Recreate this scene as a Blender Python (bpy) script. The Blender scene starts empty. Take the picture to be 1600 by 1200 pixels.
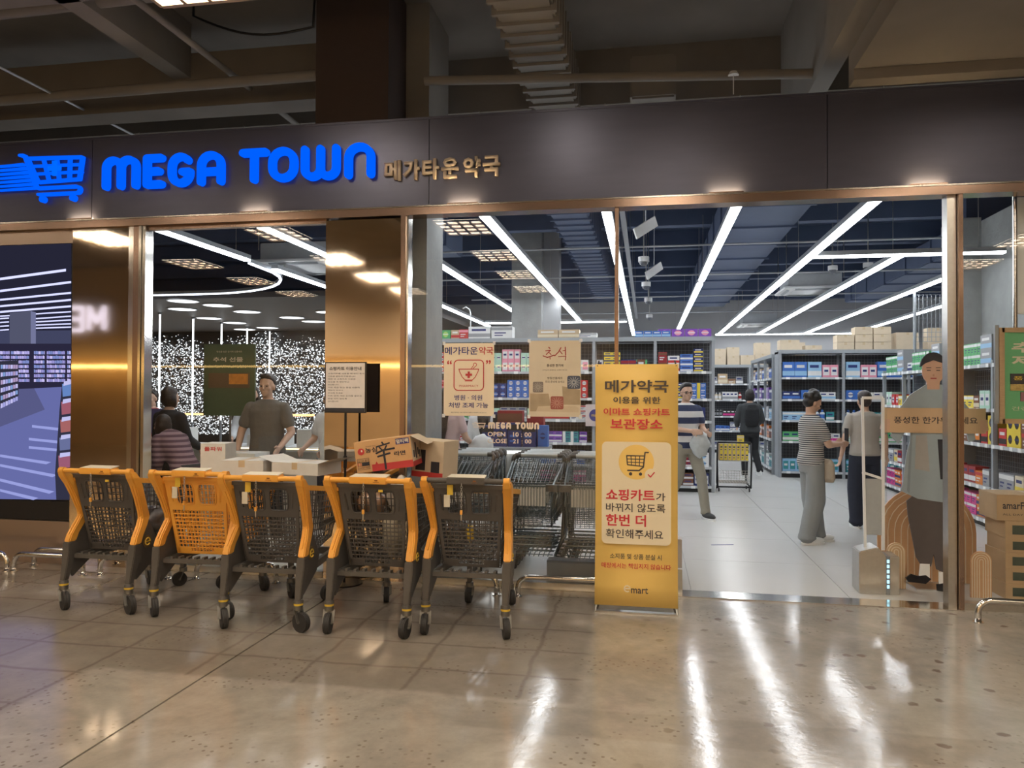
import bpy, bmesh, math, random
from mathutils import Vector, Matrix, Euler
R = math.radians
S = bpy.context.scene
COL = S.collection
rnd = random.Random(7)

# ------------------------------------------------------------------ camera, world, lights, exposure
EYE = 1.56
FPX = 1180.0
CX = Vector((0.98437774, -0.00227569, -0.1760548))
CY = Vector((0.17600178, -0.01501437, 0.98427534))
CZ = Vector((0.00488326, 0.99988469, 0.01437929))     # rows: world axes in (right, up, forward)
cam = bpy.data.cameras.new('camera'); cam.sensor_width = 36; cam.lens = FPX/1600*36; cam.clip_start = .05; cam.clip_end = 200
co = bpy.data.objects.new('camera', cam); COL.objects.link(co)
right = Vector((CX[0], CY[0], CZ[0])); up = Vector((CX[1], CY[1], CZ[1])); fwd = Vector((CX[2], CY[2], CZ[2]))
co.matrix_world = Matrix(((right.x, up.x, -fwd.x, 0), (right.y, up.y, -fwd.y, 0), (right.z, up.z, -fwd.z, EYE), (0, 0, 0, 1)))
S.camera = co
w = bpy.data.worlds.new('world'); S.world = w; w.use_nodes = True
w.node_tree.nodes['Background'].inputs[0].default_value = (.55, .5, .5, 1)
w.node_tree.nodes['Background'].inputs[1].default_value = .12
S.view_settings.view_transform = 'Standard'; S.view_settings.look = 'None'
S.view_settings.exposure = 0.1; S.view_settings.gamma = 1; S.view_settings.use_curve_mapping = False
LED_POWER = 17.0        # store ceiling battens
PANEL_POWER = 24.0      # warm corridor ceiling panels

def P(px, py, Y):
    """point of the plane y = Y behind a photo pixel (for flat things measured on the photo)"""
    u, v = (px-800)/FPX, (600-py)/FPX
    d = right*u + up*v + fwd
    return Vector((0, 0, EYE)) + d*(Y/d.y)

# ------------------------------------------------------------------ materials
MATS = {}
def mat(name, col, rough=.5, metal=0., emit=0., ecol=None, var=.08, scale=18., bump=0., spec=.5, bscale=None, trans=0., alpha=1., coat=0., aniso=None):
    if name in MATS: return MATS[name]
    m = bpy.data.materials.new(name); m.use_nodes = True; nt = m.node_tree; N = nt.nodes; L = nt.links
    b = N['Principled BSDF']
    b.inputs['Roughness'].default_value = rough; b.inputs['Metallic'].default_value = metal
    b.inputs['Specular IOR Level'].default_value = spec
    b.inputs['Coat Weight'].default_value = coat
    b.inputs['Base Color'].default_value = (*col, 1)
    if emit:
        b.inputs['Emission Color'].default_value = (*(ecol or col), 1); b.inputs['Emission Strength'].default_value = emit
        if not metal: b.inputs['Base Color'].default_value = (*[c*.5 for c in col], 1)
    if trans: b.inputs['Transmission Weight'].default_value = trans
    if alpha < 1: b.inputs['Alpha'].default_value = alpha
    tc = N.new('ShaderNodeTexCoord')
    if var and not emit:
        n = N.new('ShaderNodeTexNoise'); n.inputs['Scale'].default_value = scale; n.inputs['Detail'].default_value = 3
        mp = aniso and N.new('ShaderNodeMapping')
        if aniso: mp.inputs['Scale'].default_value = aniso; L.new(tc.outputs['Object'], mp.inputs[0]); L.new(mp.outputs[0], n.inputs['Vector'])
        else: L.new(tc.outputs['Object'], n.inputs['Vector'])
        mx = N.new('ShaderNodeMix'); mx.data_type = 'RGBA'
        mx.inputs[6].default_value = (*[max(0, c*(1-var)) for c in col], 1); mx.inputs[7].default_value = (*[min(1, c*(1+var)) for c in col], 1)
        L.new(n.outputs['Fac'], mx.inputs[0]); L.new(mx.outputs[2], b.inputs['Base Color'])
    if bump:
        n2 = N.new('ShaderNodeTexNoise'); n2.inputs['Scale'].default_value = bscale or scale*2; n2.inputs['Detail'].default_value = 4
        if aniso:
            mp2 = N.new('ShaderNodeMapping'); mp2.inputs['Scale'].default_value = aniso; L.new(tc.outputs['Object'], mp2.inputs[0]); L.new(mp2.outputs[0], n2.inputs['Vector'])
        else: L.new(tc.outputs['Object'], n2.inputs['Vector'])
        bp = N.new('ShaderNodeBump'); bp.inputs['Strength'].default_value = bump; bp.inputs['Distance'].default_value = .02
        L.new(n2.outputs['Fac'], bp.inputs['Height']); L.new(bp.outputs['Normal'], b.inputs['Normal'])
    MATS[name] = m
    return m

def glow(name, col, strength):
    if name in MATS: return MATS[name]
    m = bpy.data.materials.new(name); m.use_nodes = True; nt = m.node_tree; nt.nodes.clear()
    e = nt.nodes.new('ShaderNodeEmission'); e.inputs[0].default_value = (*col, 1); e.inputs[1].default_value = strength
    o = nt.nodes.new('ShaderNodeOutputMaterial'); nt.links.new(e.outputs[0], o.inputs[0]); MATS[name] = m
    return m

def glass_mat():
    m = bpy.data.materials.new('window_glass'); m.use_nodes = True; nt = m.node_tree; nt.nodes.clear(); N = nt.nodes; L = nt.links
    lw = N.new('ShaderNodeLayerWeight'); lw.inputs[0].default_value = .5
    p = N.new('ShaderNodeMath'); p.operation = 'POWER'; L.new(lw.outputs['Facing'], p.inputs[0]); p.inputs[1].default_value = 4
    s = N.new('ShaderNodeMath'); s.operation = 'MULTIPLY_ADD'; L.new(p.outputs[0], s.inputs[0]); s.inputs[1].default_value = .85; s.inputs[2].default_value = .055
    t = N.new('ShaderNodeBsdfTransparent'); t.inputs[0].default_value = (.97, .985, .98, 1)
    g = N.new('ShaderNodeBsdfGlossy'); g.inputs['Roughness'].default_value = .0
    mx = N.new('ShaderNodeMixShader'); L.new(s.outputs[0], mx.inputs[0]); L.new(t.outputs[0], mx.inputs[1]); L.new(g.outputs[0], mx.inputs[2])
    o = N.new('ShaderNodeOutputMaterial'); L.new(mx.outputs[0], o.inputs[0])
    return m
M_GLASS = glass_mat()

def concrete_floor():
    m = bpy.data.materials.new('polished_concrete'); m.use_nodes = True; nt = m.node_tree; N = nt.nodes; L = nt.links
    b = N['Principled BSDF']; tc = N.new('ShaderNodeTexCoord'); geo = N.new('ShaderNodeNewGeometry')
    pos = geo.outputs['Position']
    def noise(sc, det, rough=.6, dist=0.):
        n = N.new('ShaderNodeTexNoise'); n.inputs['Scale'].default_value = sc; n.inputs['Detail'].default_value = det
        n.inputs['Roughness'].default_value = rough; n.inputs['Distortion'].default_value = dist; L.new(pos, n.inputs['Vector']); return n.outputs['Fac']
    def ramp(src, a, b_, ca=(0, 0, 0, 1), cb=(1, 1, 1, 1)):
        r = N.new('ShaderNodeValToRGB'); r.color_ramp.elements[0].position = a; r.color_ramp.elements[1].position = b_
        r.color_ramp.elements[0].color = ca; r.color_ramp.elements[1].color = cb; L.new(src, r.inputs[0]); return r.outputs[0]
    def mix(f, a, b_, mode='MIX'):
        x = N.new('ShaderNodeMix'); x.data_type = 'RGBA'; x.blend_type = mode
        for s_, i in ((f, 0), (a, 6), (b_, 7)):
            if isinstance(s_, (int, float)): x.inputs[i].default_value = s_
            elif isinstance(s_, tuple): x.inputs[i].default_value = s_
            else: L.new(s_, x.inputs[i])
        return x.outputs[2]
    base = ramp(noise(1.3, 8, .65, .6), .3, .72, (.27, .24, .205, 1), (.46, .42, .365, 1))
    mott = ramp(noise(9, 6, .7), .35, .7, (.8, .8, .8, 1), (1.08, 1.06, 1.02, 1))
    c = mix(.7, base, mott, 'MULTIPLY')
    # ghost lines of adhesive left by an older tile grid, wobbling
    wob = N.new('ShaderNodeTexNoise'); wob.inputs['Scale'].default_value = 3.5; wob.inputs['Detail'].default_value = 4; L.new(pos, wob.inputs['Vector'])
    add = N.new('ShaderNodeVectorMath'); add.operation = 'MULTIPLY_ADD'; L.new(wob.outputs['Color'], add.inputs[0]); add.inputs[1].default_value = (.07, .07, 0); L.new(pos, add.inputs[2])
    br = N.new('ShaderNodeTexBrick'); br.offset = 0; br.inputs['Scale'].default_value = 1; br.inputs['Brick Width'].default_value = .62; br.inputs['Row Height'].default_value = .42
    br.inputs['Mortar Size'].default_value = .022; br.inputs['Mortar Smooth'].default_value = .9
    L.new(add.outputs[0], br.inputs['Vector'])
    sx = N.new('ShaderNodeSeparateXYZ'); L.new(pos, sx.inputs[0])
    def sstep(src, a, b_):
        r = N.new('ShaderNodeMapRange'); r.interpolation_type = 'SMOOTHSTEP'; r.inputs[1].default_value = a; r.inputs[2].default_value = b_; L.new(src, r.inputs[0]); return r.outputs[0]
    def mul(a, b_):
        x = N.new('ShaderNodeMath'); x.operation = 'MULTIPLY'
        for s_, i in ((a, 0), (b_, 1)):
            if isinstance(s_, (int, float)): x.inputs[i].default_value = s_
            else: L.new(s_, x.inputs[i])
        return x.outputs[0]
    sw = N.new('ShaderNodeSeparateXYZ'); L.new(add.outputs[0], sw.inputs[0])
    mxz = N.new('ShaderNodeMath'); mxz.operation = 'MAXIMUM'; L.new(sstep(sw.outputs['Y'], 3.84, 3.90), mxz.inputs[0]); L.new(sstep(sw.outputs['X'], -3.0, -3.1), mxz.inputs[1])
    zone = mul(mxz.outputs[0], sstep(sw.outputs['X'], -.28, -.36))    # old tiled strip along the shop front
    worn = mul(zone, ramp(noise(2.2, 4), .3, .6))
    c = mix(mul(mul(br.outputs['Fac'], zone), .55), c, (.10, .08, .062, 1))
    c = mix(mul(zone, .50), c, (.165, .13, .098, 1))
    # lighter walked-on lane by the door, warm sealer patches
    # straight darker bands crossing
    bandy = mul(mul(sstep(sw.outputs['Y'], 3.50, 3.53), sstep(sw.outputs['Y'], 3.83, 3.80)), sstep(sw.outputs['X'], -.9, -.8))
    c = mix(mul(bandy, .25), c, (.17, .14, .105, 1))
    # round stains / dried gum
    vo = N.new('ShaderNodeTexVoronoi'); vo.voronoi_dimensions = '2D'; vo.inputs['Scale'].default_value = 3.1; vo.inputs['Randomness'].default_value = 1; vow = N.new('ShaderNodeVectorMath'); vow.operation = 'MULTIPLY_ADD'; wn = N.new('ShaderNodeTexNoise'); wn.inputs['Scale'].default_value = 25; L.new(pos, wn.inputs['Vector']); L.new(wn.outputs['Color'], vow.inputs[0]); vow.inputs[1].default_value = (.05, .03, 0); L.new(pos, vow.inputs[2]); L.new(vow.outputs[0], vo.inputs['Vector'])
    sp = N.new('ShaderNodeMapRange'); sp.inputs[1].default_value = .095; sp.inputs[2].default_value = .06; L.new(vo.outputs['Distance'], sp.inputs[0])
    gum = mul(mul(sp.outputs[0], ramp(noise(.9, 2), .42, .5)), sstep(sx.outputs['X'], -.2, .3))
    c = mix(mul(gum, .7), c, (.12, .07, .045, 1))
    vo2 = N.new('ShaderNodeTexVoronoi'); vo2.voronoi_dimensions = '2D'; vo2.inputs['Scale'].default_value = 17; L.new(pos, vo2.inputs['Vector'])
    sp2 = N.new('ShaderNodeMapRange'); sp2.inputs[1].default_value = .17; sp2.inputs[2].default_value = .1; L.new(vo2.outputs['Distance'], sp2.inputs[0])
    c = mix(mul(mul(sp2.outputs[0], ramp(noise(2.1, 3), .53, .6)), .6), c, (.13, .09, .06, 1))
    L.new(c, b.inputs['Base Color'])
    rr = N.new('ShaderNodeMapRange'); rr.inputs[3].default_value = .05; rr.inputs[4].default_value = .19; L.new(noise(5, 5), rr.inputs[0]); L.new(rr.outputs[0], b.inputs['Roughness'])
    bp = N.new('ShaderNodeBump'); bp.inputs['Strength'].default_value = .12; bp.inputs['Distance'].default_value = .01; L.new(noise(6, 5), bp.inputs['Height'])
    bp2 = N.new('ShaderNodeBump'); bp2.inputs['Strength'].default_value = .10; bp2.inputs['Distance'].default_value = .002; L.new(noise(45, 3), bp2.inputs['Height']); L.new(bp.outputs[0], bp2.inputs['Normal']); L.new(bp2.outputs[0], b.inputs['Normal'])
    b.inputs['Specular IOR Level'].default_value = .62
    return m

# ------------------------------------------------------------------ mesh builder
class MB:
    def __init__(s): s.v = []; s.f = []; s.m = []; s.cm = 0; s.sm = []
    def use(s, i): s.cm = i; return s
    def add(s, vs, fs, smooth=False):
        o = len(s.v); s.v += [tuple(v) for v in vs]
        for f in fs: s.f.append([o+i for i in f]); s.m.append(s.cm); s.sm.append(smooth)
        return s
    def box(s, c, d, rot=None):
        hx, hy, hz = d[0]/2, d[1]/2, d[2]/2
        vs = [Vector((x*hx, y*hy, z*hz)) for x in (-1, 1) for y in (-1, 1) for z in (-1, 1)]
        if rot is not None:
            e = Euler(rot).to_matrix() if not isinstance(rot, Matrix) else rot
            vs = [e @ v for v in vs]
        c = Vector(c)
        return s.add([v+c for v in vs], [(0, 1, 3, 2), (4, 6, 7, 5), (0, 4, 5, 1), (2, 3, 7, 6), (0, 2, 6, 4), (1, 5, 7, 3)])
    def b2(s, x0, x1, y0, y1, z0, z1): return s.box(((x0+x1)/2, (y0+y1)/2, (z0+z1)/2), (abs(x1-x0), abs(y1-y0), abs(z1-z0)))
    def bar(s, p, q, wx, wz=None):
        """rectangular bar from p to q"""
        p = Vector(p); q = Vector(q); d = q-p; l = d.length
        if l < 1e-6: return s
        m = d.to_track_quat('Y', 'Z').to_matrix()
        return s.box((p+q)/2, (wx, l, wz or wx), m)
    def ring(s, c, ax, r, n, r2=None, ref=None):
        ax = Vector(ax).normalized(); r2 = r2 or r
        a = Vector(ref) if ref is not None else (Vector((0, 0, 1)) if abs(ax.z) < .9 else Vector((1, 0, 0)))
        u = ax.cross(a).normalized(); v_ = ax.cross(u)
        return [Vector(c)+u*math.cos(2*math.pi*i/n)*r+v_*math.sin(2*math.pi*i/n)*r2 for i in range(n)]
    def cyl(s, p, q, r0, r1=None, n=12, caps=True, smooth=True):
        p = Vector(p); q = Vector(q); r1 = r0 if r1 is None else r1
        a = s.ring(p, q-p, r0, n); b = s.ring(q, q-p, r1, n)
        s.add(a+b, [(i, (i+1) % n, n+(i+1) % n, n+i) for i in range(n)], smooth)
        if caps: s.add(a, [tuple(range(n))[::-1]]); s.add(b, [tuple(range(n))])
        return s
    def tube(s, pts, r, n=8, closed=False, smooth=True):
        pts = [Vector(p) for p in pts]; k = len(pts); rs = r if isinstance(r, (list, tuple)) else [r]*k
        vs = []; prev = None
        for i, p in enumerate(pts):
            if closed: d = pts[(i+1) % k]-pts[i-1]
            else: d = pts[min(i+1, k-1)]-pts[max(i-1, 0)]
            d.normalize()
            if prev is None:
                a = Vector((0, 0, 1)) if abs(d.z) < .9 else Vector((1, 0, 0)); u = d.cross(a).normalized()
            else: u = (prev-d*prev.dot(d)).normalized()
            prev = u; v_ = d.cross(u)
            vs += [p+u*math.cos(2*math.pi*j/n)*rs[i]+v_*math.sin(2*math.pi*j/n)*rs[i] for j in range(n)]
        fs = []
        for i in range(k if closed else k-1):
            a = i*n; b = ((i+1) % k)*n
            fs += [(a+j, a+(j+1) % n, b+(j+1) % n, b+j) for j in range(n)]
        if not closed: fs += [tuple(range(n))[::-1], tuple((k-1)*n+j for j in range(n))]
        return s.add(vs, fs, smooth)
    def sphere(s, c, r, n=12, m=8):
        r = r if isinstance(r, (tuple, list)) else (r, r, r); c = Vector(c); vs = [c+Vector((0, 0, -r[2]))]
        for i in range(1, m):
            a = math.pi*i/m-math.pi/2
            vs += [c+Vector((math.cos(a)*math.cos(2*math.pi*j/n)*r[0], math.cos(a)*math.sin(2*math.pi*j/n)*r[1], math.sin(a)*r[2])) for j in range(n)]
        vs.append(c+Vector((0, 0, r[2]))); t = len(vs)-1
        fs = [(0, 1+(j+1) % n, 1+j) for j in range(n)]
        for i in range(m-2):
            a = 1+i*n; b = a+n
            fs += [(a+j, a+(j+1) % n, b+(j+1) % n, b+j) for j in range(n)]
        a = 1+(m-2)*n; fs += [(a+j, a+(j+1) % n, t) for j in range(n)]
        return s.add(vs, fs, True)
    def prism(s, poly, y0, y1, plane='xz'):
        """poly: list of 2-D points; extruded along the third axis"""
        def f(p, h): return (p[0], h, p[1]) if plane == 'xz' else ((h, p[0], p[1]) if plane == 'yz' else (p[0], p[1], h))
        n = len(poly); a = [f(p, y0) for p in poly]; b = [f(p, y1) for p in poly]
        return s.add(a+b, [tuple(range(n)), tuple(range(2*n-1, n-1, -1))]+[(i, n+i, n+(i+1) % n, (i+1) % n) for i in range(n)])
    def _e(s, step=1):
        s.k = (getattr(s, 'k', 0)+step) % 9; return s.k*.00012
    def stroke(s, pts, wd, y0, y1, n=10, square=False):
        """round-ended 2-D stroke in the xz plane"""
        for i, (a, b) in enumerate(zip(pts, pts[1:])):
            d = math.hypot(b[0]-a[0], b[1]-a[1])
            if d < 1e-6: continue
            nx, nz = -(b[1]-a[1])/d*wd/2, (b[0]-a[0])/d*wd/2
            s.prism([(a[0]+nx, a[1]+nz), (b[0]+nx, b[1]+nz), (b[0]-nx, b[1]-nz), (a[0]-nx, a[1]-nz)], y0+s._e(), y1-s._e(0))
        for i, p in enumerate(pts):
            if square and i in (0, len(pts)-1): continue
            s.prism([(p[0]+wd/2*math.cos(2*math.pi*k/n), p[1]+wd/2*math.sin(2*math.pi*k/n)) for k in range(n)], y0+s._e(), y1-s._e(0))
        return s
    def mesh(s, name, mats):
        me = bpy.data.meshes.new(name); me.from_pydata(s.v, [], s.f)
        for m in (mats if isinstance(mats, (list, tuple)) else [mats]): me.materials.append(m)
        me.polygons.foreach_set('material_index', s.m); me.polygons.foreach_set('use_smooth', s.sm); me.update()
        return me
    def build(s, name, mats, parent=None, fix=True, bev=0):
        me = s.mesh(name, mats)
        if fix or bev:
            b = bmesh.new(); b.from_mesh(me)
            if bev: bmesh.ops.bevel(b, geom=[e for e in b.edges if e.calc_face_angle(0) > .6], offset=bev, segments=2, affect='EDGES', clamp_overlap=True)
            bmesh.ops.recalc_face_normals(b, faces=b.faces); b.to_mesh(me); b.free()
        return link(name, me, parent)
def link(name, data, parent=None):
    o = bpy.data.objects.new(name, data); COL.objects.link(o)
    if parent is not None: o.parent = parent
    return o
def arc(cx, cz, r, a0, a1, n=8, r2=None):
    r2 = r2 or r
    return [(cx+r*math.cos(R(a0+(a1-a0)*i/n)), cz+r2*math.sin(R(a0+(a1-a0)*i/n))) for i in range(n+1)]
def rrect(x0, x1, z0, z1, r, n=5):
    return arc(x1-r, z1-r, r, 0, 90, n)+arc(x0+r, z1-r, r, 90, 180, n)+arc(x0+r, z0+r, r, 180, 270, n)+arc(x1-r, z0+r, r, 270, 360, n)

def tag(o, label=None, cat=None, group=None, kind=None):
    if label: o['label'] = label
    if cat: o['category'] = cat
    if group: o['group'] = group
    if kind: o['kind'] = kind
    return o
def thing(name, label, cat, loc=(0, 0, 0), rz=0, group=None, parent=None):
    o = bpy.data.objects.new(name, None); COL.objects.link(o); o.location = loc; o.rotation_euler = (0, 0, rz)
    o.empty_display_size = .1
    return tag(o, label, cat, group)
def dup(root, loc, rz, label=None, group=None):
    def cp(o, par):
        c = o.copy(); COL.objects.link(c)
        if par: c.parent = par
        for ch in list(o.children): cp(ch, c)
        return c
    r = cp(root, None); r.location = loc; r.rotation_euler = (root.rotation_euler[0], root.rotation_euler[1], rz)
    if label: r['label'] = label
    if group: r['group'] = group
    return r
def struct(name, mb, m, parent=None, **k):
    o = mb.build(name, m, parent, **k)
    if parent is None: o['kind'] = 'structure'
    return o

_txt = {}
def text(body, x0, x1, z0, z1, y, m, parent=None, name='lettering', bold=0., depth=.002, res=2, sp=1.):
    """flat lettering in the xz plane facing -y, fitted into the box"""
    cu = bpy.data.curves.new('lettering_curve', 'FONT'); cu.body = body; cu.offset = bold; cu.extrude = 0; cu.resolution_u = res; cu.space_character = sp; cu.space_line = .95
    cu.align_x = 'CENTER'
    t = bpy.data.objects.new('t', cu); COL.objects.link(t)
    dg = bpy.context.evaluated_depsgraph_get()
    me = bpy.data.meshes.new_from_object(t.evaluated_get(dg)); bpy.data.objects.remove(t); bpy.data.curves.remove(cu)
    xs = [v.co.x for v in me.vertices]; ys = [v.co.y for v in me.vertices]
    if not xs: return None
    a, b, c, d = min(xs), max(xs), min(ys), max(ys)
    for v in me.vertices:
        X = x0+(v.co.x-a)/(b-a)*(x1-x0); Z = z0+(v.co.y-c)/(d-c)*(z1-z0); v.co = (X, y, Z)
    if depth > .004:
        bm = bmesh.new(); bm.from_mesh(me)
        r = bmesh.ops.extrude_face_region(bm, geom=list(bm.faces))
        for e in r['geom']:
            if isinstance(e, bmesh.types.BMVert): e.co.y += depth
        bmesh.ops.recalc_face_normals(bm, faces=bm.faces); bm.to_mesh(me); bm.free()
    me.materials.clear(); me.materials.append(m)
    return link(name, me, parent)

# ------------------------------------------------------------------ palette
M_fascia = mat('dark_bronze_steel', (.068, .072, .108), .36, .5, var=.12, scale=3, bump=.05, bscale=2.2, aniso=(1, 1, 6))
M_bronze = mat('mirror_bronze_steel', (.66, .56, .45), .045, 1, var=.05, scale=2, bump=.022, bscale=1.2)
M_bronze_dk = mat('brown_bronze_trim', (.34, .24, .19), .18, .9, var=.1, scale=5)
M_panel = mat('bronze_wall_panel', (.42, .33, .27), .28, .8, var=.08, scale=2, bump=.05, bscale=1.5)
M_chrome = mat('polished_steel', (.72, .70, .66), .13, 1, var=.05, scale=8)
M_steel = mat('brushed_steel', (.55, .54, .51), .3, 1, var=.1, scale=30)
M_white = mat('white_plastic', (.72, .74, .76), .4, var=.03)
M_black = mat('black_paint', (.012, .012, .014), .35)
M_dgrey = mat('dark_plastic', (.085, .076, .068), .42, var=.12, scale=40)
M_orange = mat('orange_plastic', (.84, .40, .06), .36, var=.06, scale=10)
M_rubber = mat('dark_rubber', (.03, .028, .027), .6)
M_yellow = mat('yellow_plastic', (.8, .55, .06), .4)
M_cream = mat('cream_paper', (.72, .66, .52), .6, var=.04)
M_concrete = mat('grey_concrete', (.30, .31, .31), .7, var=.18, scale=6, bump=.15, bscale=30)
M_ceil = mat('store_ceiling_blue_grey', (.055, .078, .140), .75, var=.25, scale=1.2)
M_ceil2 = mat('store_duct_blue_grey', (.075, .105, .185), .6, var=.15, scale=3)
M_cceil = mat('corridor_ceiling_brown_grey', (.17, .155, .14), .85, var=.3, scale=1.6)
M_cceil2 = mat('corridor_beam_grey', (.20, .185, .17), .8, var=.2, scale=2)
M_shelf = mat('grey_shelf_steel', (.33, .36, .39), .4, .2, var=.05)
M_shelfdk = mat('dark_shelf_back', (.10, .105, .12), .6)
M_kick = mat('black_kick_plate', (.015, .016, .018), .5)
M_led = glow('led_white', (.94, .97, 1.0), LED_POWER)
M_warm = glow('warm_panel_light', (1.0, .85, .67), PANEL_POWER)
M_card = mat('brown_cardboard', (.48, .33, .19), .75, var=.08, scale=12)
M_card2 = mat('pale_cardboard', (.62, .52, .38), .75, var=.08, scale=12)
M_ink = mat('dark_ink', (.03, .03, .04), .6, var=0)
M_navy = mat('navy_ink', (.045, .045, .20), .6, var=0)
M_red = mat('red_ink', (.55, .05, .05), .6, var=0)
M_tag = mat('white_price_card', (.82, .84, .84), .5, var=.02)
M_wall = mat('pale_grey_wall', (.42, .43, .45), .7, var=.05, scale=2)

# ------------------------------------------------------------------ THE SETTING
D = 6.07
fl = MB()
fl.b2(-22, 14, -10, D+.0, -.12, -.02)
struct('floor_base', fl, mat('floor_joint_dark', (.05, .04, .032), .8))
corr = thing('floor', None, None); corr['kind'] = 'structure'
M_pc = concrete_floor()
xs = [-22, -16.2, -9.3, -2.4, 4.5, 14]
ys = [-10, -4.6, .75, D-.005]
for i in range(len(xs)-1):
    for j in range(len(ys)-1):
        MB().b2(xs[i]+.006, xs[i+1]-.006, ys[j]+.006, ys[j+1]-.006 if j < len(ys)-2 else ys[j+1], -.03, 0).build('concrete_slab', M_pc, corr)
# store floor: large pale tiles
sf = MB(); sf.b2(-16, 9, D, 24, -.12, -.006)
struct('floor_base', sf, mat('tile_grout', (.36, .36, .35), .8))
tiles = thing('floor', None, None); tiles['kind'] = 'structure'
M_tile = mat('pale_store_tile', (.60, .595, .57), .24, var=.05, scale=1.5, spec=.5)
tile_me = None
for i in range(-5, 6):
    for j in range(0, 15):
        if tile_me is None:
            tile_me = MB().b2(.003, 1.197, .003, 1.197, -.012, 0).mesh('floor_tile', M_tile)
        if D+1.2*j > 24: continue
        o = link('floor_tile', tile_me, tiles); o.location = (i*1.2+.35, D+.14+1.2*j, rnd.uniform(-.0004, 0))
# left rest of the store floor
struct('floor_side', MB().b2(-16, -5.65, D+.14, 24, -.012, 0), M_tile)
struct('floor_side', MB().b2(7.55, 9, D+.14, 24, -.012, 0), M_tile)

# threshold
t = thing('trim_1', None, None); t['kind'] = 'structure'
MB().b2(-4.4, 2.28, D-.06, D+.14, -.01, .008).build('threshold_plate', M_chrome, t)
# ceilings
struct('ceiling', MB().b2(-22, 14, -10, 8.2, 5.3, 5.5), M_cceil)
struct('ceiling_store', MB().b2(-16, 9, 8.2, 24, 4.7, 4.9), M_ceil)
struct('ceiling_drop', MB().b2(-16, -4.6, 12.75, 22, 3.32, 3.42), mat('brown_ceiling_board', (.05, .043, .04), .5))
struct('wall_back', MB().b2(-16, 9, 23.9, 24.1, 0, 4.9), M_wall)
struct('wall_right', MB().b2(4.55, 4.75, D+.2, 12.0, 0, 4.0), M_concrete)
struct('wall_right_far', MB().b2(8.8, 9, D+.2, 24, 0, 4.9), M_wall)
struct('wall_left', MB().b2(-16.2, -16, D, 24, 0, 4.9), M_shelfdk)
struct('wall_upper_right', MB().b2(4.55, 9, 11.9, 12.0, 4.0, 4.9), M_ceil)
# corridor far sides and the shops opposite (behind the camera)
struct('wall_corridor_left', MB().b2(-22.2, -22, -10, D, 0, 5.3), mat('warm_cream_wall', (.62, .50, .36), .6))
struct('wall_corridor_right', MB().b2(14, 14.2, -10, D, 0, 5.3), mat('warm_cream_wall', (.62, .50, .36), .6))
struct('wall_opposite', MB().b2(-22, 14, -8.2, -8, 2.6, 5.3), mat('opposite_fascia', (.70, .58, .44), .4))
struct('wall_opposite_base', MB().b2(-22, 14, -8.3, -8.1, 0, 2.6), mat('opposite_shop_gold', (.72, .52, .30), .5, var=.3, scale=.8))
op = thing('shop_sign', 'white lit letters on the cream shop front across the corridor', 'sign', (-16.62, -7.98, 3.78))
def opposite_letters():
    mb = MB(); wd = .125
    # seen from the corridor (facing +y) the word reads M E, so x runs mirrored
    f = lambda pts, ox: [(ox-x, z) for x, z in pts]
    for pts, ox in (([(0, -.33), (0, .33), (.25, -.1), (.5, .33), (.5, -.33)], .62), ([(.42, .33), (0, .33), (0, -.33), (.42, -.33)], -.12), ([(0, 0), (.38, 0)], -.12)):
        mb.stroke(f(pts, ox), wd, 0, .06, 10, True)
    return mb
opposite_letters().build('letter', glow('sign_white_lavender', (.72, .72, 1), 1.9), op)
oc = thing('fill_light', 'added warm fill strip across the corridor, out of view', 'light', (-14, -7.6, 2.3))  # unseen fill lamp, added to warm the opposite side and its mirror image
MB().b2(-6, 14, 0, .05, 0, .06).build('fill_strip', glow('warm_strip', (1, .62, .2), 9), oc)

# walls of the facade
W = 1  # facade pieces
struct('wall_front_panel', MB().b2(-9, -5.16, D, D+.2, 2.93, 3.10), M_panel)
struct('wall_front_base', MB().b2(-9, -5.16, D, D+.2, 0, .385), M_panel)
struct('wall_front_left', MB().b2(-9, -5.16, D+.08, D+.2, .385, 2.93), M_black)
p = MB().b2(-5.157, -4.58, D-.015, D+.25, 0, 3.10); struct('trim_2', p, M_bronze)
p = MB().b2(-2.705, -2.03, D-.015, D+.25, 0, 3.04); struct('trim_3', p, M_bronze)
# fascia, in panels
fa = thing('wall_fascia', None, None); fa['kind'] = 'structure'
sx_ = [-9, -4.98, -1.8, 1.35, 4.6]
for a, b in zip(sx_, sx_[1:]): MB().b2(a+.003, b-.003, D, D+.12, 3.13, 3.87).build('fascia_panel', M_fascia, fa)
MB().b2(-9, 4.6, D-.005, D+.35, 3.865, 3.885).build('cap_strip', M_fascia, fa)
MB().b2(-9, 4.6, D+.02, D+.115, 3.10, 3.865).build('backing', M_black, fa)
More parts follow.
